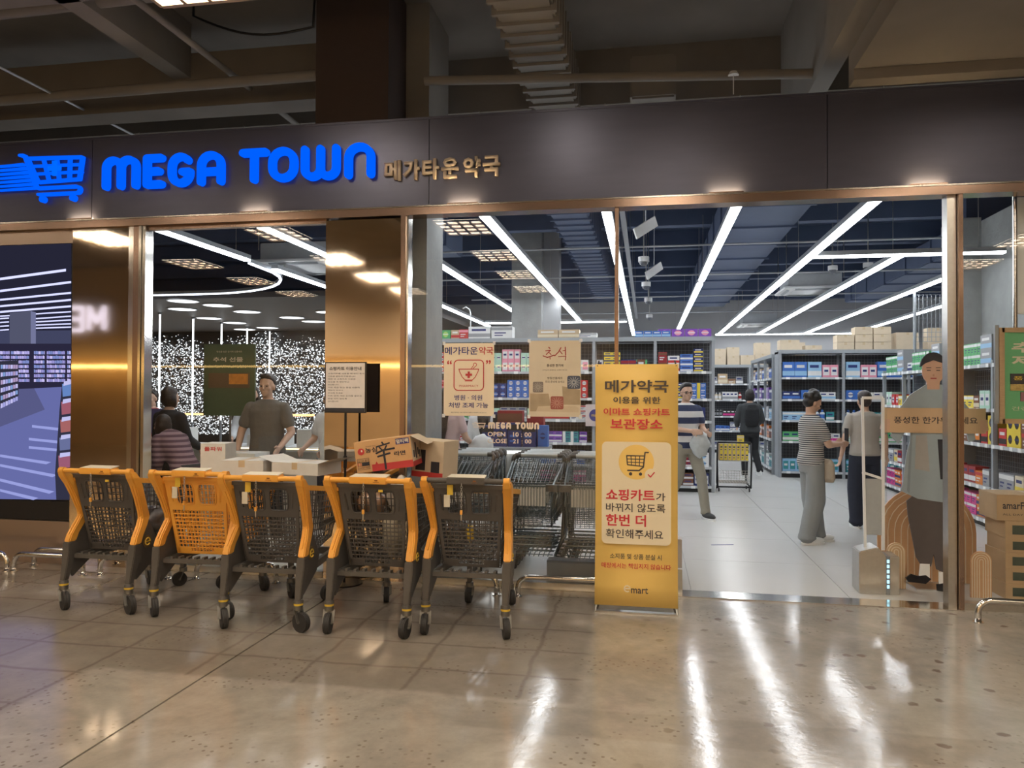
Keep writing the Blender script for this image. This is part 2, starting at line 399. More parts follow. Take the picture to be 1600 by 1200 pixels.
# head frame and verticals
fr = thing('trim_4', None, None); fr['kind'] = 'structure'
MB().b2(-9, 4.6, D-.05, D+.1, 3.055, 3.125).build('head_rail', M_bronze_dk, fr)
MB().b2(-9, 4.6, D-.056, D-.05, 3.118, 3.13).build('head_lip', M_chrome, fr)
MB().b2(-4.40, -2.71, D+.0, D+.06, 3.02, 3.055).build('head_rail', M_bronze_dk, fr)
def post(x0, x1, m, y0=-.03, y1=.08, z0=0, z1=3.055): MB().b2(x0, x1, D+y0, D+y1, z0, z1).build('post', m, fr)
post(-4.575, -4.53, M_chrome); post(-4.53, -4.475, M_bronze_dk); post(-4.47, -4.445, M_chrome, -.04); post(-4.44, -4.41, M_chrome, -.03)
post(-2.025, -1.985, M_bronze_dk, -.05); post(-1.985, -1.965, M_chrome)
post(-.255, -.225, M_bronze_dk); post(2.255, 2.285, M_bronze_dk, -.04); post(2.19, 2.25, M_steel, 0, .1)
MB().b2(-1.965, -.255, D-.02, D+.06, 0, .05).build('bottom_rail', M_steel, fr)
MB().b2(2.285, 4.6, D-.02, D+.06, 0, .05).build('bottom_rail', M_steel, fr)
MB().b2(-4.41, -2.71, D-.02, D+.06, 0, .05).build('bottom_rail', M_steel, fr)
def window(n, x0, x1, z0=.05, z1=3.055):
    o = struct('window_%d' % n, MB().add([(x0, D+.02, z0), (x1, D+.02, z0), (x1, D+.02, z1), (x0, D+.02, z1)], [(0, 1, 2, 3)]), M_GLASS, fix=False); return o
window(1, -4.41, -2.71, .05, 3.02); window(2, -1.965, -.255); window(3, 2.285, 4.6)
MB().b2(.24, .275, D-.0, D+.05, 0, .2).build('door_guide', M_steel, fr)
# concrete columns
struct('trim_5', MB().b2(-2.75, -1.92, 6.42, 6.95, 0, 3.86), M_concrete)
struct('trim_6', MB().b2(-2.52, -1.95, 14.0, 14.6, 0, 4.7), M_concrete)
struct('trim_7', MB().b2(-1.95, -1.65, 14.3, 14.6, 0, 4.7), M_wall)
struct('trim_8', MB().b2(-2.97, -2.28, 6.4, 7.4, 3.9, 5.3), mat('red_brown_column', (.045, .030, .027), .7))
struct('trim_9', MB().b2(-2.28, -2.05, 6.9, 7.6, 3.9, 5.3), M_cceil2)
struct('trim_10', MB().b2(4.25, 4.55, 11.4, 12.0, 0, 4.05), M_concrete)
# store ceiling beams (structure)
for k in range(8): struct('trim_beam', MB().b2(-16, 9, 8.6+k*2, 8.8+k*2, 4.35, 4.7), M_ceil2)
struct('wall_over_store', MB().b2(-16, 9, 8.15, 8.25, 4.7, 5.3), M_cceil)

# ------------------------------------------------------------------ store lights
ROWS = [(-5.35, [(6.9, 9.45), (10.2, 19.0)], 'far left'), (-4.13, [(6.9, 19.6)], 'second from the left'), (-2.86, [(6.9, 18.7)], 'third from the left'),
        (-1.63, [(6.9, 18.7)], 'fourth from the left'), (-.40, [(6.9, 12.0), (12.12, 22.9)], 'fifth, behind the glass mullion'), (.84, [(6.9, 12.2), (12.5, 22.9)], 'sixth, over the doorway'),
        (2.08, [(6.9, 23.0)], 'seventh, longest over the doorway'), (3.2, [(10.4, 23.0)], 'eighth, right of the ceiling unit'), (4.48, [(12.1, 23.0)], 'ninth, to the right'), (5.8, [(12.2, 23.0)], 'tenth, far right')]
M_house = mat('light_housing', (.45, .48, .52), .4, .3)
ladj = ['first', 'second', 'third', 'fourth']
WIRE = MB().cyl((0, 0, 0), (0, 0, .9), .004, n=5).mesh('hanging_wire', M_steel)
def batten(p, q, label, wd=.085):
    p = Vector(p); q = Vector(q); L = (q-p).length; a = math.atan2(q.x-p.x, q.y-p.y)
    t = thing('ceiling_light', label, 'ceiling light', p, -a, 'white line lights under the store ceiling')
    MB().b2(-wd/2, wd/2, 0, L, -.012, .012).build('diffuser', M_led, t)
    MB().b2(-wd/2-.008, wd/2+.008, 0, L, .012, .07).build('housing', M_house, t)
    n = max(2, int(L/3))
    for i in range(n):
        o = link('hanging_wire', WIRE, t); o.location = (0, .3+(L-.6)*i/(n-1), .07)
for x, segs, nm in ROWS:
    for k, (a, b) in enumerate(segs):
        batten((x, a, 3.37), (x, b, 3.37), 'white line light running into the store, %s%s' % (nm, '' if len(segs) == 1 else (', near length' if k == 0 else ', far length')))
batten((2.13, 10.36, 3.372), (4.4, 10.36, 3.372), 'white line light running crosswise near the entrance, right')
batten((2.0, 23.1, 3.372), (6.2, 23.1, 3.372), 'white line light crosswise along the back wall')
batten((-4.1, 18.75, 3.372), (-.5, 18.75, 3.372), 'white line light crosswise behind the central grey column')
# curved trim light at the left
pts = [(-5.42, 9.6)]
for i in range(1, 11):
    a = R(90*i/10); pts.append((-8.0+2.55*math.cos(a), 10.0+2.5*math.sin(a)))
pts += [(-10, 12.5), (-15.5, 12.5)]
mb = MB()
for a, b in zip(pts, pts[1:]): mb.bar((*a, 3.36), (*b, 3.36), .022, .02)
mb2 = MB()
for a, b in zip(pts, pts[1:]): mb2.bar((a[0], a[1], 3.40), (b[0], b[1], 3.40), .05, .05)
t = thing('curved_light', 'thin white line light curving to the left across the store ceiling', 'ceiling light', (0, 0, 0))
mb.build('diffuser', glow('led_lilac', (.85, .88, 1.0), 5), t); mb2.build('housing', M_house, t)
# round downlights in the dropped ceiling
dl = [(-8.68, 13.0), (-9.54, 14.26), (-8.41, 13.73), (-10.05, 16.06), (-10.05, 17.17), (-8.44, 14.9), (-10.83, 19.0), (-8.04, 16.17), (-9.94, 18.6), (-7.94, 17.11), (-6.7, 15.2), (-6.9, 18.0)]
first = None; DN = ['nearest', 'nearest', 'second', 'second', 'third', 'third', 'last', 'fourth', 'fourth', 'fifth', 'nearest', 'furthest']
for i, (x, y) in enumerate(dl):
    if first is None:
        first = thing('downlight', 'round white downlight in the dark lowered ceiling, nearest on the left', 'downlight', (x, y, 3.32), 0, 'round downlights in the lowered ceiling')
        MB().cyl((0, 0, -.012), (0, 0, 0), .27, n=24, smooth=False).build('diffuser', glow('downlight_glow', (.95, .97, 1), 2.6), first)
        mb = MB(); mb.tube([(math.cos(a)*.285, math.sin(a)*.285, -.006) for a in [2*math.pi*k/24 for k in range(24)]], .014, 6, closed=True); mb.build('rim', M_white, first)
    else: dup(first, (x, y, 3.32), 0, 'round white downlight in the lowered ceiling, %s in the %s column' % (DN[i], 'left' if x < -9 else 'middle' if x < -7.5 else 'right'))

# air conditioners
def cassette(x, y, z, s, label):
    t = thing('air_conditioner', label, 'air conditioner', (x, y, z))
    mb = MB(); mb.b2(-s/2, s/2, -s/2, s/2, 0, .04); mb.build('panel', M_white, t, bev=.012)
    mb = MB(); mb.b2(-s*.42, s*.42, -s*.42, s*.42, .04, .30); mb.build('body', mat('ac_body_grey', (.42, .45, .48), .5), t, bev=.01)
    MB().b2(-s*.3, s*.3, -s*.3, s*.3, -.008, 0).build('intake_grille', mat('ac_grille', (.55, .57, .6), .5), t)
    for k in range(4):
        m = Matrix.Rotation(k*math.pi/2, 3, 'Z')
        c = m @ Vector((0, s*.41, -.012)); mb = MB(); mb.box(c, (s*.62, .05, .012), Matrix.Rotation(k*math.pi/2, 3, 'Z') @ Euler((.4, 0, 0)).to_matrix()); mb.build('air_flap', M_shelf, t)
    for a in (-1, 1):
        for b in (-1, 1): MB().cyl((a*s*.45, b*s*.40, .2), (a*s*.45, b*s*.40, 1.0), .008, n=6).build('hanger_rod', M_steel, t)
    return t
cassette(-5.15, 10.9, 3.50, 1.25, 'square white ceiling cassette unit seen through the left window')
cassette(3.0, 14.9, 3.52, 1.10, 'square white ceiling cassette unit between line lights over the doorway, nearer')
cassette(3.05, 22.0, 3.52, 1.05, 'white ceiling cassette unit far back near the rear wall')
cassette(-6.2, 20.6, 3.0, 1.4, 'white ceiling unit edge at the far end behind the left window')

# ducts, trays and pipes in the store
def duct(name, label, x0, x1, y0, y1, z0, z1, m, ribs=0, along='y'):
    t = thing(name, label, 'duct')
    MB().b2(x0, x1, y0, y1, z0, z1).build('duct_body', m, t, bev=.02)
    if ribs:
        n = int((y1-y0)/ribs) if along == 'y' else int((x1-x0)/ribs)
        for i in range(n):
            c = (y0 if along == 'y' else x0)+ribs*(i+.5); e = .025
            mb = MB()
            if along == 'y': mb.b2(x0-e, x1+e, c-.02, c+.02, z0-e, z1)
            else: mb.b2(c-.02, c+.02, y0-e, y1+e, z0-e, z1)
            mb.build('flange', m, t)
    return t
duct('air_duct', 'broad blue grey air duct running back above the doorway lights', 1.0, 1.95, 8.8, 20, 3.85, 4.3, M_ceil2, 1.2)
duct('air_duct', 'narrow corrugated blue grey duct beside the mullion inside the store', -1.25, -.75, 8.4, 18.6, 3.9, 4.25, M_ceil2, .35)
duct('air_duct', 'blue grey duct high at the right side of the store', 4.85, 5.65, 12.2, 20, 3.9, 4.3, M_ceil2, 1.3)
duct('air_duct', 'dark blue grey duct high behind the left window', -3.95, -3.1, 9.7, 12.5, 3.9, 4.35, M_ceil2, 1.1)
for i, (y, z, x0, x1, nm) in enumerate([(8.9, 3.95, -5, .6, 'first from the glass'), (11.5, 3.8, -4, 6, 'second from the glass'), (14, 3.75, -5, 6, 'third from the glass'), (17, 3.75, -4, 6, 'fourth from the glass'), (10.1, 4.1, .6, 6, 'high over the doorway'), (20, 3.72, -3, 7, 'furthest back')]):
    mb = MB(); mb.cyl((x0, y, z), (x1, y, z), .016, n=8)
    o = mb.build('ceiling_pipe', M_house); tag(o, 'thin grey pipe running across under the store ceiling, ' + nm, 'pipe')
# cable tray with cameras by the mullion
t = thing('cable_tray', 'thin grey cable tray running back beside the fifth line light', 'cable tray', (-.28, 7.5, 3.62))
MB().b2(-.03, .03, 0, 13, 0, .02).build('tray', M_house, t); 
for k in range(6): MB().cyl((0, 1+2*k, .02), (0, 1+2*k, 1.05), .005, n=5).build('hanger_rod', M_steel, t)
c0 = None
for i, (x, y, z) in enumerate([(-.05, 10.6, 3.36), (-.02, 12.7, 3.32), (0.02, 14.6, 3.3), (.05, 17.6, 3.3), (3.35, 12.4, 3.5), (2.95, 12.9, 3.55)]):
    nm = ['nearest of four beside the mullion', 'second of four beside the mullion', 'third of four beside the mullion', 'furthest of four beside the mullion', 'above the entrance cross light', 'left one above the entrance cross light'][i]
    if c0 is None:
        c0 = thing('security_camera', 'white dome camera hanging from the ceiling, ' + nm, 'camera', (x, y, z))
        MB().cyl((0, 0, .05), (0, 0, .12), .075, n=16).build('housing', M_white, c0)
        MB().sphere((0, 0, .05), (.06, .06, .06), 14, 8).build('dome', mat('smoked_dome', (.1, .11, .13), .1), c0)
        MB().cyl((0, 0, .12), (0, 0, 1.40), .01, n=6).build('stem', M_steel, c0)
    else: dup(c0, (x, y, z), 0, 'white dome camera hanging from the ceiling, ' + nm)
# direction panels
for i, (x, y, z, a) in enumerate([(-.02, 8.6, 3.45, .9), (.1, 11.6, 3.45, .9), (-3.35, 9.2, 3.52, .7)]):
    mb = MB(); mb.box((0, 0, 0), (.42, .02, .12)); mb.box((.62*math.sin(.5), 0, .62*math.cos(.5)), (.006, .006, 1.26), (0, .5, 0)); o = mb.build('direction_sign', M_white); o.location = (x, y, z); o.rotation_euler = (0, -.5, a)
    tag(o, ['small white tilted panel under the ceiling right of the mullion, nearer', 'small white tilted panel under the ceiling right of the mullion, further back', 'small clear tilted panel below the ceiling left of the mullion'][i], 'panel')

# ------------------------------------------------------------------ corridor ceiling
def warm_panel(x, y, label, wx=.75, ly=1.0, z=4.2, proto=None):
    if proto: return dup(proto, (x, y, z), 0, label)
    t = thing('ceiling_panel_light', label, 'ceiling light', (x, y, z), 0, 'warm square panel lights over the corridor')
    MB().b2(-wx/2, wx/2, -ly/2, ly/2, .02, .03).build('diffuser', M_warm, t)
    MB().b2(-wx/2-.02, wx/2+.02, -ly/2-.02, ly/2+.02, .03, .11).build('housing', M_black, t)
    mb = MB()
    for i in range(5): mb.b2(-wx/2+wx*i/4-.014, -wx/2+wx*i/4+.014, -ly/2, ly/2, 0, .02)
    for i in range(5): mb.b2(-wx/2, wx/2, -ly/2+ly*i/4-.018, -ly/2+ly*i/4+.018, 0, .02)
    mb.build('louvre', mat('louvre_tan', (.45, .33, .2), .5), t)
    return t
px0 = warm_panel(-2.9, 4.13, 'warm yellow louvred panel light at the top edge left of centre')
for x in (-9.2, -6.05, -2.87, .25, 3.3, 6.4):
    for y in (.52, -1.95, -4.3, -6.6):  # last row is unseen fill, added to brighten the opposite wall
        dup(px0, (x, y, 4.2), 0, 'warm louvred panel light behind the viewer, row %s, column %s' % ({.52: 'nearest', -1.95: 'second', -4.3: 'third', -6.6: 'last'}[y], {-9.2: 'far left', -6.05: 'left', -2.87: 'left of centre', .25: 'centre', 3.3: 'right', 6.4: 'far right'}[x]))
for x in (-9.2, -6.05, .25, 3.3): dup(px0, (x, 3.0, 4.2), 0, 'warm louvred panel light overhead outside the view, column %s' % {-9.2: 'far left', -6.05: 'left', .25: 'centre', 3.3: 'right'}[x])
t = thing('ceiling_panel_light', 'narrow warm corridor light that shines back from the fascia', 'ceiling light', (-.79, 4.2, 4.2))
MB().b2(-.13, .13, -.35, .35, 0, .03).build('diffuser', M_warm, t); MB().b2(-.15, .15, -.37, .37, .03, .08).build('housing', M_black, t)
# warm strips added on the head rail, standing in for mirrored ceiling lights
for i, (x, nm) in enumerate([(-5.07, 'above the bronze pillar at the left'), (-3.36, 'above the left window'), (-1.5, 'above the pharmacy poster'), (.6, 'above the doorway'), (2.05, 'above the right jamb')]):
    t = thing('added_uplight', 'added warm glow strip on the frame, ' + nm, 'light', (x, D-.035, 3.128))
    mb = MB(); mb.b2(-.13, .13, -.014, -.010, 0, .014); mb.b2(-.13, .13, -.010, .014, 0, .008); mb.build('housing', M_bronze_dk, t)
    MB().b2(-.12, .12, -.009, .012, .008, .012).build('lens', glow('added_uplight_glow', (1, .72, .38), 120), t)
# corridor ducts, beams
t = duct('air_duct', 'grey ribbed duct running to the fascia above the middle of the shop front', -1.18, -.72, 4.9, 8.1, 4.55, 4.9, M_cceil2, .19)
struct('trim_beam_corridor', MB().b2(1.5, 3.6, 4.4, 5.9, 3.98, 4.5), M_cceil)
struct('trim_beam_corridor', MB().b2(1.35, 1.5, 4.6, 8.1, 4.15, 5.3), M_cceil2)
struct('trim_beam_corridor', MB().b2(1.5, 14, 5.9, 6.05, 3.9, 4.75), M_cceil)
struct('trim_beam_corridor', MB().b2(-22, -1.2, 5.0, 5.4, 4.75, 5.3), M_cceil2)
struct('trim_beam_corridor', MB().b2(-22, -3.2, 6.9, 7.2, 4.45, 5.0), M_cceil)
struct('trim_beam_corridor', MB().b2(-4.75, -4.55, -10, 6.9, 4.75, 5.3), M_cceil2)
for i, (a, b, r, nm) in enumerate([((-2.0, 6.6, 4.42), (1.35, 6.6, 4.25), .04, 'dark pipe crossing behind the corrugated duct'), ((-12, 6.5, 4.45), (-3.0, 6.5, 4.5), .05, 'dark pipe crossing the ceiling above the blue sign'),
        ((-12, 5.6, 4.75), (-2.9, 5.6, 4.9), .07, 'thick brown pipe high above the blue sign'), ((-5.77, 4.2, 4.5), (-5.77, 8.3, 4.5), .012, 'thin pale conduit slanting at the upper left'), ((-3.9, 3.8, 4.6), (-3.9, 8.1, 4.6), .03, 'grey conduit running towards the fascia above the letters')]):
    o = MB().cyl(a, b, r, n=10).build('ceiling_pipe', M_house if r < .02 else M_cceil2); tag(o, nm, 'pipe')
t = thing('sprinkler', 'small white sprinkler head hanging above the doorway fascia', 'sprinkler', (.71, 6.55, 4.1))
MB().cyl((0, 0, 0), (0, 0, .16), .005, n=6).build('stem', M_white, t); MB().cyl((0, 0, .16), (0, 0, .19), .045, .03, n=14).build('cup', M_white, t)
t = thing('ceiling_speaker', 'pale box fixed high behind the fascia right of the ribbed duct', 'box', (.05, 7.4, 4.45)); MB().b2(-.22, .22, 0, .2, 0, .42).build('box_body', M_cceil2, t, bev=.02)
t = thing('hanging_cable', 'black cable sagging from the ceiling beside the red brown column', 'cable', (0, 0, 0)); MB().tube([(-4.2, 6.4, 5.3)]+[(-4.2+.12*i, 6.4, 5.10-.12*math.sin(i/10*math.pi)-.02*i) for i in range(11)]+[(-2.98, 6.4, 5.3)], .012, 6).build('cable_run', M_black, t)

# ------------------------------------------------------------------ THE SIGN
SG = thing('shop_sign', 'blue glowing shop name with a shopping cart emblem on the dark fascia', 'sign', (0, 0, 0))
M_blue = glow('sign_blue', (.0, .105, 1.0), 1.05); M_blue_edge = glow('sign_blue_edge', (.0, .13, 1.0), 1.05)
y0, y1 = D-.055, D-.012
Zb, Ht, wd = 3.385, .30, .066
def letter(strokes, x0, x1):
    mb = MB(); h = wd/2
    for st in strokes:
        mb.stroke([(x0+h+(x1-x0-wd)*x, Zb+h+(Ht-wd)*z) for x, z in st], wd, y0, y1, 14)
    mb.build('letter', M_blue, SG)
def ar(cx, cz, rx, rz, a0, a1, n=10): return [(cx+rx*math.cos(R(a0+(a1-a0)*i/n)), cz+rz*math.sin(R(a0+(a1-a0)*i/n))) for i in range(n+1)]
A_ = [(0, 0), (0, .62)]+ar(.5, .62, .5, .38, 180, 0)+[(1, 0)]
letter([[(0, 0), (0, .72)]+ar(.25, .72, .25, .28, 180, 0)+[(.5, 0)], [(.5, .72)]+ar(.75, .72, .25, .28, 180, 0)+[(1, 0)]], -4.84, -4.475)
letter([[(.95, 1), (0, 1), (0, 0), (.95, 0)], [(0, .5), (.8, .5)]], -4.43, -4.215)
letter([ar(.5, .62, .5, .38, 38, 180)+ar(.5, .38, .5, .38, 180, 360)+[(1, .42), (.60, .42)]], -4.185, -3.945)
letter([A_, [(0, .38), (1, .38)]], -3.90, -3.645)
letter([[(0, 1), (1, 1)], [(.5, 1), (.5, 0)]], -3.50, -3.225)
letter([ar(.5, .6, .5, .4, 0, 180)+ar(.5, .4, .5, .4, 180, 360)+[(1, .6)]], -3.245+.02, -2.96)
letter([[(0, 1), (0, .28)]+ar(.25, .28, .25, .28, 180, 360)+[(.5, 1)], [(.5, .28)]+ar(.75, .28, .25, .28, 180, 360)+[(1, 1)]], -2.925, -2.575)
letter([A_], -2.53, -2.265)
# cart emblem
mb = MB(); wl = .022
def em(pts, wd_=wl, a=y0, b=y1): mb.stroke(pts, wd_, a, b, 8)
em([(-5.70, 3.745), (-5.655, 3.745), (-5.52, 3.435), (-5.10, 3.435)]+arc(-5.10, 3.405, .03, 90, -90, 6)+[(-5.50, 3.375)], .026)
bk = [(-5.625, 3.715), (-5.05, 3.70), (-5.08, 3.50), (-5.51, 3.49), (-5.625, 3.715)]
em(bk, .026)
for k in (1, 2, 3):
    f = k/4; em([(-5.60+.56*f, 3.71), (-5.50+.42*f, 3.495)], .018)
for k in (1, 2):
    f = k/3; em([(-5.60+.09*f, 3.715-.22*f), (-5.06, 3.70-.2*f)], .018)
mb.build('cart_emblem', M_blue, SG)
mb = MB(); mb.b2(-5.335, -5.295, y0-.02, y0, 3.535, 3.67); mb.b2(-5.38, -5.25, y0-.02, y0, 3.582, 3.622); mb.build('cross', M_blue_edge, SG)
for x in (-5.455, -5.14): MB().prism([(x+.03*math.cos(a*.4488), 3.33+.03*math.sin(a*.4488)) for a in range(14)], y0, y1).build('emblem_wheel', M_blue, SG)
for k in range(7):
    MB().prism([(-6.05, 3.655-.037*k), (-5.655+.022*k, 3.672-.037*k), (-5.650+.022*k, 3.652-.037*k), (-6.05, 3.648-.037*k)], y0, y1).build('speed_line', M_blue, SG)
HS = thing('shop_sign', 'beige Korean lettering to the right of the blue sign on the fascia', 'sign', (0, 0, 0))
M_beige = mat('beige_letter', (.52, .43, .34), .4, .2)
for k, ch in enumerate('메가타운약국'):
    xa = -2.185+.166*k+(.02 if k > 3 else 0)
    text(ch, xa, xa+.145, 3.355, 3.525, D-.03, M_beige, HS, 'letter', bold=.035, depth=.03)

# ------------------------------------------------------------------ the big screen at the left
SC = thing('display_screen', 'large lit screen showing a blue toned shop interior at the left edge', 'screen', (-5.9, D+.03, .39))
ox = Vector((-5.9, D+.03, .39))
MB().b2(-1.5, .742, 0, .03, 0, .175).build('lower_bezel', M_black, SC)
MB().b2(-1.5, .742, 0, .02, .18, 2.545).build('panel', M_black, SC)
SCM = {}
def scr(poly, col, k, e=1.0, name='screen_image'):
    """flat picture on the screen: polygons in photo pixels put back onto the screen's own plane"""
    mb = SCM.setdefault((col, e), MB())
    y = D+.028-.0004*k
    mb.add([P(px, py, y)-ox for px, py in poly], [tuple(range(len(poly)))])
scr([(-60, 385), (111.5, 378), (111.5, 560), (-60, 560)], (.018, .018, .035), 0)
scr([(-60, 600), (111.5, 600), (111.5, 781), (-60, 779)], (.125, .14, .36), 1)
scr([(-60, 600), (50, 600), (70, 640), (-60, 690)], (.09, .095, .22), 2)
for (a, b, c, d, h) in [(0, 434, 103, 420, 4), (0, 453, 111, 439, 3.5), (0, 467, 111, 456, 3), (0, 477, 111, 467, 3), (0, 486, 111, 477, 3), (0, 493, 111, 486, 2), (55, 497, 111, 493, 2), (55, 502, 111, 499, 2), (55, 507, 111, 505, 2), (55, 512, 111, 510, 2), (0, 497, 14, 496, 2), (0, 503, 14, 502, 2), (0, 509, 14, 508, 2), (0, 515, 14, 514, 2)]:
    scr([(a, b), (c, d), (c, d+h), (a, b+h)], (.62, .64, 1.0), 4, 1.2)
scr([(15, 489), (48, 486), (48, 540), (15, 545)], (.08, .085, .14), 5); scr([(48, 486), (56, 488), (56, 600), (48, 605)], (.16, .17, .30), 5)
scr([(-60, 518), (111, 516), (111, 540), (-60, 540)], (.05, .055, .11), 3)
scr([(-60, 537), (111, 537), (111, 604), (-60, 612)], (.022, .02, .045), 6)
for k in range(7):
    for a, b in ((0, 15), (17, 46), (53, 70), (73, 102), (105, 111)):
        x = a; 
        while x < b-1:
            ww = rnd.uniform(2, 5); c = rnd.choice([(.42, .38, .75), (.30, .28, .62), (.55, .5, .85), (.2, .25, .55)])
            scr([(x, 549+7.2*k-rnd.uniform(0, 1)), (min(b, x+ww), 549+7.2*k), (min(b, x+ww), 553.5+7.2*k), (x, 553.5+7.2*k)], c, 8); x += ww+.3
scr([(-60, 566), (7, 564), (29, 563), (29, 618), (2, 634), (-60, 660)], (.03, .03, .05), 9)
for k in range(6):
    for x in range(0, 7):
        c = rnd.choice([(.35, .35, .7), (.2, .32, .6), (.4, .3, .5), (.5, .48, .8)])
        xa = 1+x*3.9; scr([(xa, 570+k*10+(6-x)*k*.35), (xa+3.4, 570+k*10+(6-x)*k*.33), (xa+3.4, 576+k*10+(6-x)*k*.35), (xa, 576.5+k*10+(6-x)*k*.4)], c, 11)
for (a, b, c, d) in [(50, 664, 105, 670), (45, 684, 105, 690), (45, 697, 100, 702), (0, 710, 80, 722), (0, 725, 90, 742), (-40, 738, 85, 768), (0, 764, 60, 778)]:
    scr([(a, b), (c, d), (c-8, d+3.5), (a, b+4)], (.30, .33, .68), 12)
scr([(97, 600), (111.5, 596), (111.5, 781), (88, 781), (86, 740), (93, 640)], (.03, .03, .055), 13)
for k, c in enumerate([(.12, .22, .5), (.32, .1, .14), (.35, .12, .12), (.13, .15, .3), (.3, .1, .16)]):
    scr([(97-k*1.5, 600+k*28), (111, 598+k*28), (111, 618+k*28), (98-k*1.5, 620+k*28)], c, 15)
    scr([(100-k*1.5, 596+k*28), (111, 594+k*28), (111, 600+k*28), (99-k*1.5, 603+k*28)], (.5, .5, .8), 16)
i_ = 0
for (c, e), mb in SCM.items():
    i_ += 1; tag(mb.build('screen_image', glow('screen_colour_%d' % i_, c, e), SC, fix=False), kind='stuff')

# ------------------------------------------------------------------ ORANGE SHOPPING CARTS
def grid_wall(mb, a, b, c, d, nu, nv, t):
    """grid of bars on quad a(bottom left) b(bottom right) c(top right) d(top left)"""
    a, b, c, d = map(Vector, (a, b, c, d))
    for i in range(nu+1):
        f = i/nu; mb.bar(a.lerp(b, f), d.lerp(c, f), t, t)
    for i in range(nv+1):
        f = i/nv; mb.bar(a.lerp(d, f), b.lerp(c, f), t, t)
def quadbar(mb, secs):
    """loft through rectangular sections: each (centre, half x, half y)"""
    vs = []
    for c, hx, hy in secs: vs += [(c[0]-hx, c[1]-hy, c[2]), (c[0]+hx, c[1]-hy, c[2]), (c[0]+hx, c[1]+hy, c[2]), (c[0]-hx, c[1]+hy, c[2])]
    fs = [(0, 3, 2, 1)]
    for k in range(len(secs)-1):
        a = 4*k; b = a+4; fs += [(a+j, a+(j+1) % 4, b+(j+1) % 4, b+j) for j in range(4)]
    n = 4*(len(secs)-1); fs.append((n, n+1, n+2, n+3)); mb.add(vs, fs)
M_flap_o = M_orange
def caster(par, x, y, ang, r=.055, ring=True, top=.17):
    f = MB(); ca, sa = math.cos(ang), math.sin(ang)
    def T(px_, py_, pz): return (x+px_*ca-py_*sa, y+px_*sa+py_*ca, pz)
    for s in (-1, 1): f.bar(T(s*.024, .0, top-.045), T(s*.024, -.028, r), .028, .005)
    f.cyl((x, y, top-.05), (x, y, top-.02), .03, n=12); f.cyl(T(-.03, -.028, r), T(.03, -.028, r), .008, n=8)
    fo = f.build('caster_fork', mat('fork_steel', (.22, .21, .19), .4, .8), par)
    wv = MB(); wv.cyl(T(-.019, -.028, r), T(.019, -.028, r), r, n=20); wv.cyl(T(-.0195, -.028, r), T(.0195, -.028, r), r*.55, n=14)
    for s in (-1, 1): wv.tube([T(s*.008, -.028+math.cos(a)*(r-.001), r+math.sin(a)*(r-.001)) for a in [2*math.pi*k/18 for k in range(18)]], .0035, 5, closed=True)
    wv.build('wheel', M_rubber, fo)
    if ring:
        q = MB(); q.cyl((x, y, top-.018), (x, y, top-.004), .031, n=14); q.build('collar_ring', M_yellow, fo)
        q = MB(); q.cyl((x, y, top-.004), (x, y, top+.018), .034, .029, n=14); q.build('collar', M_dgrey, fo)
